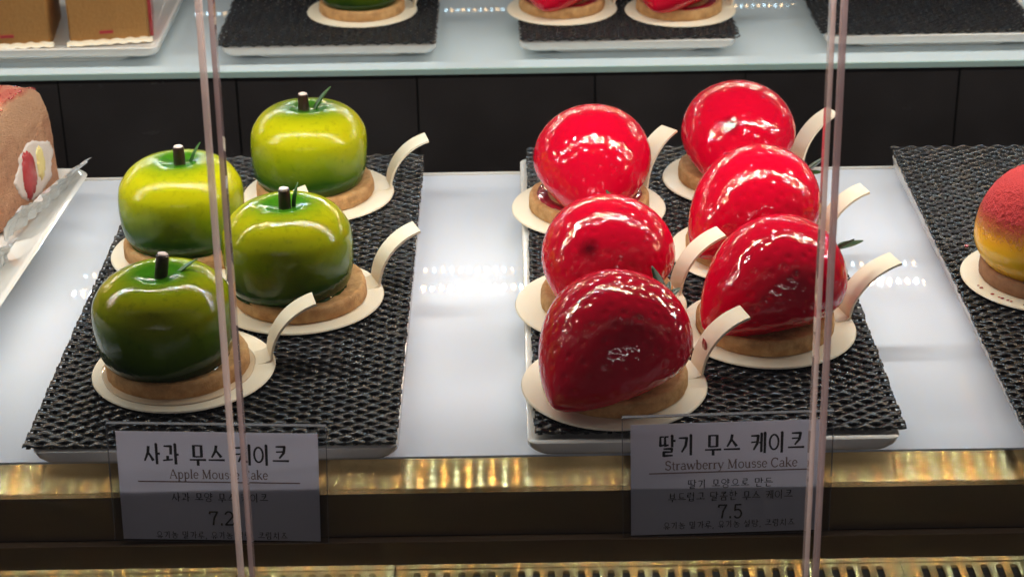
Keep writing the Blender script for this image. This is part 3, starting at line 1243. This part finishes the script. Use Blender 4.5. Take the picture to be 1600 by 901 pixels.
def arch_ring(hw, h, x, n=26, base=0.0, dome=0.62):
    """arch outline in the y-z plane at the given x"""
    pts = [(x, -hw, base), (x, hw, base)]
    zs = h * (1 - dome)
    for k in range(n + 1):
        a = PI * k / n
        pts.append((x, hw * 0.97 * math.copysign(abs(math.cos(a)) ** 0.75, math.cos(a)), zs + (h - zs) * max(0.0, math.sin(a)) ** 0.8))
    return pts


def blob(name, cy, cz, ry, rz, depth, mat, parent, x0, seed=0, n=80, amp=0.12):
    rings = []
    for sc_, dx in ((1.0, -0.002), (1.0, 0.0002), (0.88, depth * 0.8), (0.5, depth), (0.05, depth * 1.35)):
        ring = []
        for k in range(n):
            a = 2 * PI * k / n
            e = 1 + amp * noise.noise(Vector((math.cos(a) * 1.5, math.sin(a) * 1.5, seed))) + amp * 0.5 * noise.noise(Vector((math.cos(a) * 4, math.sin(a) * 4, seed))) + amp * 0.45 * noise.noise(Vector((math.cos(a) * 11, math.sin(a) * 11, seed)))
            ring.append((x0 + dx, cy + ry * sc_ * e * math.cos(a), cz + rz * sc_ * e * math.sin(a)))
        rings.append(ring)
    return MB().loft(rings).build(name, mat, parent)


def crumple_sheet(name, y0, y1, z0, z1, x, mat, parent, seed, amp=0.0022, lean=0.004):
    ny, nz = 46, 14
    front, back = [], []
    mb = MB()
    for j in range(nz + 1):
        for i in range(ny + 1):
            u, v = i / ny, j / nz
            y = y0 + (y1 - y0) * u
            ztop = z1 + 0.0035 * noise.noise(Vector((u * 5, seed, 0))) + 0.002 * noise.noise(Vector((u * 14, seed, 4)))
            z = z0 + (ztop - z0) * v
            d = amp * (abs(math.sin(u * 26 + seed + 2 * noise.noise(Vector((u * 6, v * 2, seed))))) - 0.4) + lean * v * v
            d += 0.0008 * noise.noise(Vector((u * 20, v * 8, seed)))
            mb.v.append((x + d, y, z))
    n = len(mb.v)
    mb.v += [(p[0] - 0.0004, p[1], p[2]) for p in mb.v]
    W_ = ny + 1
    for j in range(nz):
        for i in range(ny):
            a = j * W_ + i
            mb.face((a, a + 1, a + W_ + 1, a + W_), 0, False)
            mb.face((n + a, n + a + W_, n + a + W_ + 1, n + a + 1), 0, False)
    return mb.build(name, mat, parent)


def roll_slice(loc, rz, label, red=True):
    t = empty('roll_cake', loc, rz)
    tag(t, label, 'cake')
    rings = []
    NX = 26
    for q in range(NX + 1):
        x = -0.075 + 0.0735 * q / NX
        rings.append([(p[0], p[1] * (1 + 0.02 * noise.noise(Vector(p) * 120)), max(0, p[2] + 0.0009 * noise.noise(Vector(p) * 260) + 0.0006 * noise.noise(Vector(p) * 600)))
                      for p in arch_ring(0.0335, 0.0630, x, 44)])
    # the cut face, rough with crumb
    for f_ in (0.985, 0.93, 0.84, 0.74, 0.63, 0.52, 0.41, 0.3, 0.18, 0.06):
        rings.append([(0.0 + 0.0007 * noise.noise(Vector((p[1], p[2], 0.3)) * 330 * f_) - (0.0012 if f_ > 0.98 else 0), p[1] * f_, 0.026 + (p[2] - 0.026) * f_)
                      for p in arch_ring(0.0335, 0.0630, 0.0, 44)])
    MB().loft(rings).build('sponge', M['sponge'], t, sharp=70)
    blob('cream_filling', 0.0075, 0.0190, 0.0205, 0.0145, 0.0008, M['cream'], t, 0.0, 2, amp=0.20)
    blob('custard', 0.0125, 0.0205, 0.0045, 0.0085, 0.0012, M['custard'], t, 0.0006, 5, amp=0.3)
    blob('strawberry_piece', 0.0000, 0.0195, 0.0072, 0.0122, 0.0016, M['cutberry'], t, 0.0006, 8, amp=0.25)
    # clear film standing round the slice, and the silver paper at its foot
    crumple_sheet('silver_paper', -0.042, 0.036, 0.0008, 0.0170, 0.0060, M['silver'], t, 1.3, 0.0022, 0.011)
    return t


rc = roll_slice((-0.2475, 0.9135, 0.0128), R(-15), 'tall pink dusted roll cake slice with strawberry and cream showing, at the left edge')
cm = MB()
for k in range(240):
    u = random.random()
    an = PI * (0.12 + 0.76 * u)
    x_ = -random.random() ** 2 * 0.05
    q = arch_ring(0.0335, 0.0630, x_, 60)[2 + int(60 * u)]
    e = random.uniform(0.00015, 0.0005)
    if q[2] < 0.056:
        continue
    cm.box((q[0] - e, q[1] - e, q[2] - 0.0002), (q[0] + e, q[1] + e, q[2] + e))
o = cm.build('red_crumb_dusting', M['cutberry'], rc)
o['kind'] = 'stuff'
# dollop of cream on its top
do = MB().lathe([(0, 0), (0.006, 0), (0.0085, 0.002), (0.008, 0.005), (0.005, 0.008), (0.0018, 0.011), (0, 0.0118)], 24).build('cream_dollop', M['cream'], rc, (-0.026, 0.006, 0.0612))
rc2 = empty('roll_cake', (-0.2600, 0.8200, 0.0122), R(-15))
tag(rc2, 'nearer roll cake slice at the left edge, only its silver paper corner in view', 'cake')
MB().loft([arch_ring(0.027, 0.044, x) for x in (-0.06, 0.0)]).build('sponge', M['sponge'], rc2, sharp=40)
crumple_sheet('silver_paper', -0.033, 0.031, 0.0006, 0.0150, 0.0060, M['silver'], rc2, 4.1, 0.0026, 0.007)

# far tray with two brown slices
tray(-0.46, 1.2500, -0.2395, 1.42, FZ, 'white tray at the top left corner holding two brown cake slices', h=0.0135)


def brown_slice(loc, rz, label, wd, h=0.050, film=True):
    t = empty('cake_slice', loc, rz)
    tag(t, label, 'cake')
    rings = []
    for x, ins in ((0.0, 0.0015), (0.0015, 0.0), (0.068, 0.0), (0.070, 0.0015)):
        pts = []
        for px, pz in ((-wd / 2 + ins, 0.0), (wd / 2 - ins, 0.0), (wd / 2 - ins, h - 0.004), (wd / 2 - 0.004, h - ins), (-wd / 2 + 0.004, h - ins), (-wd / 2 + ins, h - 0.004)):
            pts.append((px, x, pz))
        rings.append(pts)
    MB().loft(rings).build('sponge', M['brown_sponge'], t)
    blob_ = MB().box((-wd * 0.12, -0.0006, 0.0075), (wd * 0.05, 0.0004, 0.0095))
    blob_.build('berry_streak', M['cutberry'], t)
    # greaseproof paper foot
    mb = MB()
    n = 24
    prof = []
    for k in range(n + 1):
        x = -wd / 2 - 0.002 + (wd + 0.004) * k / n
        prof.append((x, -0.0035 + 0.0008 * math.sin(k * 1.9), 0.0009 * abs(math.sin(k * 0.8))))
    mb.loft([[(x, y, 0.0002 + z) for x, y, z in prof], [(x, y + 0.0030, 0.0030 + z) for x, y, z in prof], [(x, 0.004, 0.0005) for x, y, z in prof]], closed=False, caps=False)
    mb.build('paper_foot', M['board'], t)
    return t


s1 = brown_slice((-0.2735, 1.2630, FZ + 0.0125), R(9), 'brown sponge slice beside the gap, right one of two at the top left corner', 0.054)
s2 = brown_slice((-0.3400, 1.2560, FZ + 0.0125), R(6), 'brown sponge slice at the extreme top left corner, left one of two', 0.054)
# pink filling and film on the right flank of the right slice
MB().box((0.0272, 0.006, 0.002), (0.0295, 0.060, 0.042)).build('strawberry_side', M['cutberry'], s1)

# ------------------------------------------------------------------ price cards
# stroke lettering -------------------------------------------------
def box_pts(b, pts):
    x0, y0, x1, y1 = b
    return [(x0 + (x1 - x0) * x, y0 + (y1 - y0) * y) for x, y in pts]


def circ(n=14):
    return [(0.5 + 0.5 * math.cos(2 * PI * k / n), 0.5 + 0.5 * math.sin(2 * PI * k / n)) for k in range(n + 1)]


H_, V_ = 0.055, 0.085   # thin horizontal, thick vertical strokes
JAMO = {
    'g': [([(0, .95), (.92, .95), (.80, .45), (.35, 0)], (H_, V_, V_, H_))],
    'gk': [([(0.05, .95), (.95, .95), (.90, 0)], (H_, V_, V_))],
    'n': [([(.08, 1), (.08, .08), (1, .12)], (V_, V_, H_))],
    'd': [([(.95, .95), (.08, .95), (.08, .06), (1, .10)], (H_, H_, V_, H_))],
    'r': [([(.05, .97), (.9, .97), (.9, .54), (.08, .54), (.08, .04), (1, .07)], (H_, V_, H_, V_, V_, H_))],
    'm': [([(.1, 1), (.1, 0)], (V_, V_)), ([(.1, .95), (.9, .95)], (H_, H_)), ([(.9, 1), (.9, 0)], (V_, V_)), ([(.1, .05), (.9, .05)], (H_, H_))],
    'b': [([(.1, 1), (.1, 0)], (V_, V_)), ([(.9, 1), (.9, 0)], (V_, V_)), ([(.1, .55), (.9, .55)], (H_, H_)), ([(.1, .05), (.9, .05)], (H_, H_))],
    's': [([(.52, 1), (.42, .55), (0, 0)], (V_, V_, H_)), ([(.45, .60), (1, .02)], (H_, V_ * 1.1))],
    'o': [([(x, y) for x, y in circ()], (H_ * 1.1,) * 15)],
    'j': [([(.05, .95), (.95, .95)], (H_, V_)), ([(.55, .93), (.42, .5), (0, 0)], (V_, V_, H_)), ([(.45, .52), (1, .02)], (H_, V_))],
    'ch': [([(.38, 1.12), (.62, 1.06)], (V_, V_)), ([(.05, .86), (.95, .86)], (H_, V_)), ([(.55, .84), (.42, .45), (0, 0)], (V_, V_, H_)), ([(.45, .47), (1, .02)], (H_, V_))],
    'k': [([(0, .95), (.92, .95), (.82, .45), (.35, 0)], (H_, V_, V_, H_)), ([(.02, .52), (.84, .55)], (H_, H_))],
    't': [([(.95, .97), (.08, .97), (.08, .04), (1, .08)], (H_, H_, V_, H_)), ([(.1, .52), (.9, .52)], (H_, H_))],
    'h': [([(.40, 1.10), (.60, 1.35)], (V_, V_)), ([(.05, .84), (.95, .84)], (H_, H_)), ([(.5 + .33 * math.cos(2 * PI * k / 12), .34 + .33 * math.sin(2 * PI * k / 12)) for k in range(13)], (H_,) * 13)],
    'dd': [([(.45, .95), (.05, .95), (.05, .06), (.46, .10)], (H_, H_, V_, H_)), ([(.98, .95), (.58, .95), (.58, .06), (1, .10)], (H_, H_, V_, H_))],
}
VERT = {'a': 1, 'ya': 1, 'i': 1, 'e': 1, 'eo': 1}


def syllable(ini, med, fin=''):
    out = []

    def put(j, b_):
        for pts, ws in JAMO[j]:
            out.append((box_pts(b_, pts), ws))

    def tick(x, y):
        return [(x - 0.07, y + 0.01), (x, y - 0.03)]
    if med in ('a', 'ya', 'i', 'e', 'eo'):
        lo, hi = (0.46, 0.93) if fin else (0.14, 0.86)
        xv = 0.76 if med != 'e' else 0.86
        put(ini, (0.04, lo, 0.56 if med not in ('e', 'eo') else 0.50, hi))
        bot = 0.40 if fin else -0.02
        out.append(([(xv - 0.07, 0.985), (xv, 0.95), (xv, bot)], (H_, V_, V_ * 0.9)))
        my = (bot + 0.95) / 2 + 0.03
        if med == 'a':
            out.append(([(xv, my), (xv + 0.2, my)], (H_, V_)))
        if med == 'ya':
            out.append(([(xv, my + .12), (xv + 0.2, my + .12)], (H_, V_)))
            out.append(([(xv, my - .10), (xv + 0.2, my - .10)], (H_, V_)))
        if med == 'eo':
            out.append(([(xv - .22, my), (xv, my)], (H_, H_)))
        if med == 'e':
            out.append(([(xv - .27, 0.95), (xv - .20, 0.92), (xv - .20, bot + .05)], (H_, V_, V_ * .9)))
            out.append(([(xv - .34, my), (xv - .20, my)], (H_, H_)))
        if fin:
            put('gk' if fin == 'g' else fin, (0.22, -0.02, 0.80, 0.34))
    elif med == 'wa':
        put('gk' if ini == 'g' else ini, (0.08, 0.46, 0.54, 0.88))
        out.append(([(0.30, 0.40), (0.30, 0.20)], (V_, V_)))
        out.append(([(0.02, 0.17), (0.60, 0.22)], (H_, H_)))
        out.append(([(0.70, 0.985), (0.77, 0.95), (0.77, -0.02)], (H_, V_, V_)))
        out.append(([(0.77, 0.46), (0.96, 0.46)], (H_, V_)))
    else:
        y = 0.46 if fin else 0.22
        put('gk' if ini == 'g' else ini, (0.22, y + 0.19 if med != 'eu' and med != 'yu' and med != 'u' else y + 0.12, 0.78, 0.93))
        out.append(([(0.02, y), (0.98, y)], (H_, V_ * 0.9)))
        if med == 'o':
            out.append(([(0.5, y + 0.17), (0.5, y)], (V_, V_)))
        if med == 'u':
            out.append(([(0.5, y), (0.5, y - (0.28 if not fin else 0.1))], (V_, V_)))
        if med == 'yu':
            for q in (0.36, 0.66):
                out.append(([(q, y), (q, y - 0.28)], (V_, V_)))
        if fin:
            put('gk' if fin == 'g' else fin, (0.20, -0.02, 0.80, 0.33))
    return out, 1.0


SY = {'sa': ('s', 'a'), 'gwa': ('g', 'wa'), 'mu': ('m', 'u'), 'seu': ('s', 'eu'), 'ke': ('k', 'e'), 'i': ('o', 'i'), 'keu': ('k', 'eu'),
      'ddal': ('dd', 'a', 'r'), 'gi': ('g', 'i'), 'mo': ('m', 'o'), 'yang': ('o', 'ya', 'o'), 'eu': ('o', 'eu'), 'ro': ('r', 'o'), 'man': ('m', 'a', 'n'),
      'deun': ('d', 'eu', 'n'), 'bu': ('b', 'u'), 'deu': ('d', 'eu'), 'reop': ('r', 'eo', 'b'), 'go': ('g', 'o'), 'dal': ('d', 'a', 'r'),
      'kom': ('k', 'o', 'm'), 'han': ('h', 'a', 'n'), 'yu': ('o', 'yu'), 'nong': ('n', 'o', 'o'), 'mil': ('m', 'i', 'r'), 'ga': ('g', 'a'), 'ru': ('r', 'u'),
      'seol': ('s', 'eo', 'r'), 'tang': ('t', 'a', 'o'), 'rim': ('r', 'i', 'm'), 'chi': ('ch', 'i'), 'jeu': ('j', 'eu')}


def arc(cx, cy, rx, ry, a0, a1, n=10):
    return [(cx + rx * math.cos(R(a0 + (a1 - a0) * k / n)), cy + ry * math.sin(R(a0 + (a1 - a0) * k / n))) for k in range(n + 1)]


def st(pts, w=0.07):
    return (pts, (w,) * len(pts))


T_, K_ = 0.045, 0.085
LAT = {
    'A': ([st([(.02, 0), (.30, .72)], T_), st([(.30, .72), (.60, 0)], K_), st([(.13, .25), (.48, .25)], T_), st([(-.04, 0), (.12, 0)], T_), st([(.48, 0), (.70, 0)], T_)], .70),
    'p': ([st([(.12, .48), (.12, -.2)], K_), st(arc(.28, .23, .18, .24, 140, -140), .065), st([(.02, .46), (.14, .48)], T_), st([(.03, -.2), (.22, -.2)], T_)], .56),
    'l': ([st([(.13, .74), (.13, 0)], K_), st([(.03, .72), (.14, .74)], T_), st([(.03, 0), (.24, 0)], T_)], .29),
    'e': ([st([(.06, .26), (.42, .26)], T_), st(arc(.25, .24, .19, .24, 5, 320), .065)], .50),
    'M': ([st([(.12, 0), (.14, .70)], T_), st([(.14, .70), (.42, .02)], K_), st([(.42, .02), (.70, .70)], T_), st([(.70, .70), (.72, 0)], K_), st([(.02, 0), (.22, 0)], T_),
           st([(.60, 0), (.84, 0)], T_), st([(.03, .70), (.15, .70)], T_), st([(.70, .70), (.82, .70)], T_)], .90),
    'o': ([st(arc(.27, .24, .21, .24, 0, 360, 14), .065)], .55),
    'u': ([st([(.12, .46), (.12, .12)] + arc(.27, .14, .15, .14, 180, 330, 6), .065), st([(.42, .46), (.42, 0)], K_), st([(.02, .46), (.13, .46)], T_), st([(.42, 0), (.52, .01)], T_)], .58),
    's': ([st([(.36, .38)] + arc(.21, .36, .13, .11, 40, 250, 7) + arc(.22, .13, .15, .125, 75, -150, 8), .06)], .44),
    'C': ([st(arc(.36, .35, .30, .36, 45, 320, 14), .075), st([(.58, .70), (.58, .52)], T_)], .70),
    'a': ([st(arc(.24, .34, .15, .14, 150, 10, 6) + [(.39, .06), (.48, .0)], .065), st([(.39, .27)] + arc(.22, .13, .16, .13, 80, 330, 9), .06)], .52),
    'k': ([st([(.12, .74), (.12, 0)], K_), st([(.14, .2), (.42, .46)], T_), st([(.22, .28), (.48, 0)], K_), st([(.02, .72), (.13, .74)], T_), st([(.03, 0), (.22, 0)], T_),
           st([(.34, .46), (.50, .46)], T_), st([(.40, 0), (.56, 0)], T_)], .57),
    'S': ([st([(.44, .58)] + arc(.27, .53, .19, .17, 30, 250, 8) + arc(.27, .18, .21, .18, 80, -160, 9), .075), st([(.45, .68), (.45, .54)], T_), st([(.05, .16), (.05, .02)], T_)], .55),
    't': ([st([(.16, .62), (.16, .1)] + arc(.25, .1, .09, .1, 180, 320, 5), .065), st([(.02, .46), (.32, .46)], T_)], .36),
    'r': ([st([(.12, .46), (.12, 0)], K_), st([(.13, .3)] + arc(.28, .32, .14, .14, 150, 50, 5), .06), st([(.02, .46), (.13, .47)], T_), st([(.03, 0), (.25, 0)], T_)], .41),
    'w': ([st([(.06, .46), (.22, 0)], K_), st([(.22, 0), (.38, .44)], T_), st([(.36, .46), (.54, 0)], K_), st([(.54, 0), (.70, .46)], T_), st([(-.02, .46), (.16, .46)], T_), st([(.62, .46), (.78, .46)], T_)], .77),
    'b': ([st([(.12, .74), (.12, 0)], K_), st(arc(.28, .23, .18, .24, 140, -140), .065), st([(.02, .72), (.13, .74)], T_)], .56),
    'y': ([st([(.06, .46), (.26, .02)], K_), st([(.46, .46), (.20, -.16), (.05, -.18)], T_), st([(-.02, .46), (.16, .46)], T_), st([(.36, .46), (.54, .46)], T_)], .54),
    '7': ([st([(.06, .56), (.08, .68), (.48, .68), (.30, .36), (.24, 0)], .075)], .56),
    '2': ([st(arc(.27, .50, .20, .20, 165, -20, 9) + [(.06, .02)], .07), st([(.05, .03), (.48, .03)], .085), st([(.48, .03), (.50, .14)], T_)], .56),
    '5': ([st([(.46, .68), (.14, .68), (.11, .40)] + arc(.26, .22, .20, .22, 110, -150, 10), .07)], .56),
    '.': ([st([(.08, .05), (.18, .05)], .11)], .26),
    ',': ([st([(.13, .05), (.08, -.12)], .08)], .26),
    ' ': ([], .28),
}


def ribbon(mb, pts, ws, fx, depth):
    """flat strip with round joins; fx maps glyph units to card metres"""
    P = [fx(p) for p in pts]
    k = fx.scale
    for i in range(len(P) - 1):
        a, c = P[i], P[i + 1]
        dx, dz = c[0] - a[0], c[1] - a[1]
        l = math.hypot(dx, dz)
        if l < 1e-9:
            continue
        nx, nz = -dz / l, dx / l
        w0, w1 = ws[i] * k / 2, ws[i + 1] * k / 2
        o = len(mb.v)
        mb.v += [(a[0] + nx * w0, -depth[0], a[1] + nz * w0), (a[0] - nx * w0, -depth[0], a[1] - nz * w0), (c[0] - nx * w1, -depth[0], c[1] - nz * w1), (c[0] + nx * w1, -depth[0], c[1] + nz * w1)]
        mb.face((o, o + 1, o + 2, o + 3))
        depth[0] += 4e-8
        if i > 0:
            o = len(mb.v)
            mb.v += [(a[0] + w0 * math.cos(R(q * 45)), -depth[0], a[1] + w0 * math.sin(R(q * 45))) for q in range(8)]
            mb.face([o + q for q in range(8)][::-1])
            depth[0] += 4e-8


class FX:
    def __init__(s, x, z, sx, sz):
        s.x, s.z, s.sx, s.sz = x, z, sx, sz
        s.scale = (sx + sz) / 2

    def __call__(s, p):
        return (s.x + p[0] * s.sx, s.z + p[1] * s.sz)


def text_line(parent, tokens, width, zc, height, mat, hangul=True, cx=0.0, bold=1.0, name='printed_line'):
    """tokens: list of glyph keys; ' ' is a space; the whole line is set to the given width"""
    items = []
    adv = 0.0
    for tk in tokens:
        if tk in SY and hangul:
            gl, a = syllable(*SY[tk])
            items.append((gl, adv, 0.0))
            adv += 1.10
        else:
            gl, a = LAT[tk]
            k = 1.3 if hangul else 1.0
            items.append(([([(x * k, y * k) for x, y in pts], ws) for pts, ws in gl], adv, 0))
            adv += a * k * (1.3 if (hangul and tk == ' ') else 1.0)
    unit = width / (adv - (0.10 if hangul else 0.05))
    mb = MB()
    depth = [0.00012]
    base = zc - height * (0.46 if hangul else 0.35)
    sz = height
    for gl, ax, _ in items:
        for pts, ws in gl:
            f = FX(cx - width / 2 + ax * unit, base, unit, sz)
            ribbon(mb, pts, [w_ * bold for w_ in ws], f, depth)
    return mb.build(name, mat, parent)


def price_card(cx, zb, y, wd, ht, shear_deg, label, lines, rule):
    t = empty('price_card', (cx, y, zb))
    t.rotation_euler = (0, R(shear_deg), 0)
    tag(t, label, 'price card', 'price cards standing at the case front')
    # clear holder: front sheet with a polished rim
    m_ = 0.0032
    MB().box((-wd / 2 - m_, -0.0014, 0.0), (wd / 2 + m_, -0.0009, ht + 0.0036)).build('acrylic_sheet', M['acrylic'], t)
    rim = MB().box((-wd / 2 - m_, -0.00145, ht + 0.0036), (wd / 2 + m_, 0.0004, ht + 0.0039))
    rim.box((-wd / 2 - m_ - 0.0002, -0.00145, 0), (-wd / 2 - m_, 0.0004, ht + 0.0036))
    rim.box((wd / 2 + m_, -0.00145, 0), (wd / 2 + m_ + 0.0002, 0.0004, ht + 0.0036))
    rim.build('acrylic_rim', M['acrylic_rim'], t)
    p = MB().box((-wd / 2, -0.00015, 0.0004), (wd / 2, 0.0, ht)).build('paper', M['paper'], t)
    p.location = (0, -0.0002, 0)
    for tokens, width, z, h, mt, hang, ox, bold in lines:
        o = text_line(p, tokens, width, z, h, M[mt], hang, ox, bold)
        o.location = (0, -0.00015, 0)
    rz_, rx0, rx1 = rule
    MB().box((rx0, -0.00035, rz_ - 0.00026), (rx1, -0.00022, rz_ + 0.00026)).build('printed_rule', M['brown_ink'], p)
    return t


k1 = 4.0   # photo pixels per millimetre across the card
title1 = 'sa gwa _ mu seu _ ke i keu'
def tk(s_): return [(' ' if q == '_' else q) for q in s_.split()]
HT = 0.0505
price_card(-0.1187, -0.0234, 0.6562, 0.0795, HT, 1.9, 'grey price card for the apple mousse cake, priced 7.2',
           [(tk('sa gwa _ mu seu _ ke i keu'), 0.0575, HT - 0.0103, 0.0095, 'ink', True, -0.0005, 1.65),
            (list('Apple Mousse Cake'), 0.0388, HT - 0.0192, 0.0058, 'brown_ink', False, 0.0, 1.25),
            (tk('sa gwa _ mo yang _ mu seu _ ke i keu'), 0.0385, HT - 0.0300, 0.0041, 'ink', True, 0.0, 1.35),
            (list('7.2'), 0.0100, HT - 0.0398, 0.0092, 'ink', False, 0.0, 1.25),
            (tk('yu gi nong _ mil ga ru , _ yu gi nong _ seol tang , _ keu rim chi jeu'), 0.0530, HT - 0.0478, 0.0033, 'ink', True, 0.0, 1.35)],
           (HT - 0.0228, -0.0322, 0.0322))
price_card(0.0850, -0.0234, 0.6562, 0.0765, HT + 0.0012, -1.1, 'grey price card for the strawberry mousse cake, priced 7.5',
           [(tk('ddal gi _ mu seu _ ke i keu'), 0.0575, HT - 0.0088, 0.0095, 'ink', True, 0.0018, 1.65),
            (list('Strawberry Mousse Cake'), 0.0525, HT - 0.0178, 0.0058, 'brown_ink', False, 0.0016, 1.25),
            (tk('ddal gi _ mo yang eu ro _ man deun'), 0.0340, HT - 0.0268, 0.0041, 'ink', True, 0.0015, 1.35),
            (tk('bu deu reop go _ dal kom han _ mu seu _ ke i keu'), 0.0500, HT - 0.0327, 0.0041, 'ink', True, 0.0016, 1.35),
            (list('7.5'), 0.0100, HT - 0.0400, 0.0092, 'ink', False, 0.0015, 1.25),
            (tk('yu gi nong _ mil ga ru , _ yu gi nong _ seol tang , _ keu rim chi jeu'), 0.0530, HT - 0.0460, 0.0033, 'ink', True, 0.0012, 1.35)],
           (HT - 0.0213, -0.0310, 0.0330))


# ------------------------------------------------------------------ front glass panes, their polished edges meeting at two seams
def gy(z):
    return 0.6 + 0.075 * z


Z0, Z1 = -0.035, 0.36


def slab(x0a, x0b, x1a, x1b, th0, th1):
    """pane slice: x at bottom / top for both sides, thickness range along y"""
    v = []
    for z, xl, xr in ((Z0, x0a, x1a), (Z1, x0b, x1b)):
        v += [(xl, gy(z) + th0, z), (xr, gy(z) + th0, z), (xr, gy(z) + th1, z), (xl, gy(z) + th1, z)]
    mb = MB()
    mb.v = v
    for q in ((0, 1, 5, 4), (1, 2, 6, 5), (2, 3, 7, 6), (3, 0, 4, 7), (3, 2, 1, 0), (4, 5, 6, 7)):
        mb.face(q)
    return mb


def pane(x0, x1, label, left_edge, right_edge):
    t = empty('glass_pane', ((x0 + x1) / 2, gy(Z0), Z0))
    tag(t, label, 'glass pane', 'front glass panes of the case')
    inv = Matrix.Translation(-t.location)
    ew = 0.0017

    def sub(name, a, b_, th0, th1, mat):
        mb = slab(a, a, b_, b_, th0, th1)
        mb.v = [tuple(Vector(p) - t.location) for p in mb.v]
        return mb.build(name, mat, t)
    a = x0 + (ew if left_edge else 0)
    c = x1 - (ew if right_edge else 0)
    sub('glass', a + 0.00005, c - 0.00005, 0, 0.005, M['glass'])
    if left_edge:
        sub('polished_edge', x0, x0 + ew, 0, 0.005, M[left_edge])
    if right_edge:
        sub('polished_edge', x1 - ew, x1, 0, 0.005, M[right_edge])
    return t


SL, SR = -0.1010, 0.1105
pane(-0.55, SL - 0.0013, 'left front glass pane, ending at the seam over the apple card', None, 'edge_pink')
pane(SL + 0.0013, SR - 0.0011, 'central front glass pane between the two seams', 'edge_grey', 'edge_pink')
pane(SR + 0.0011, 0.55, 'right front glass pane, starting at the seam over the strawberry card', 'edge_grey', None)
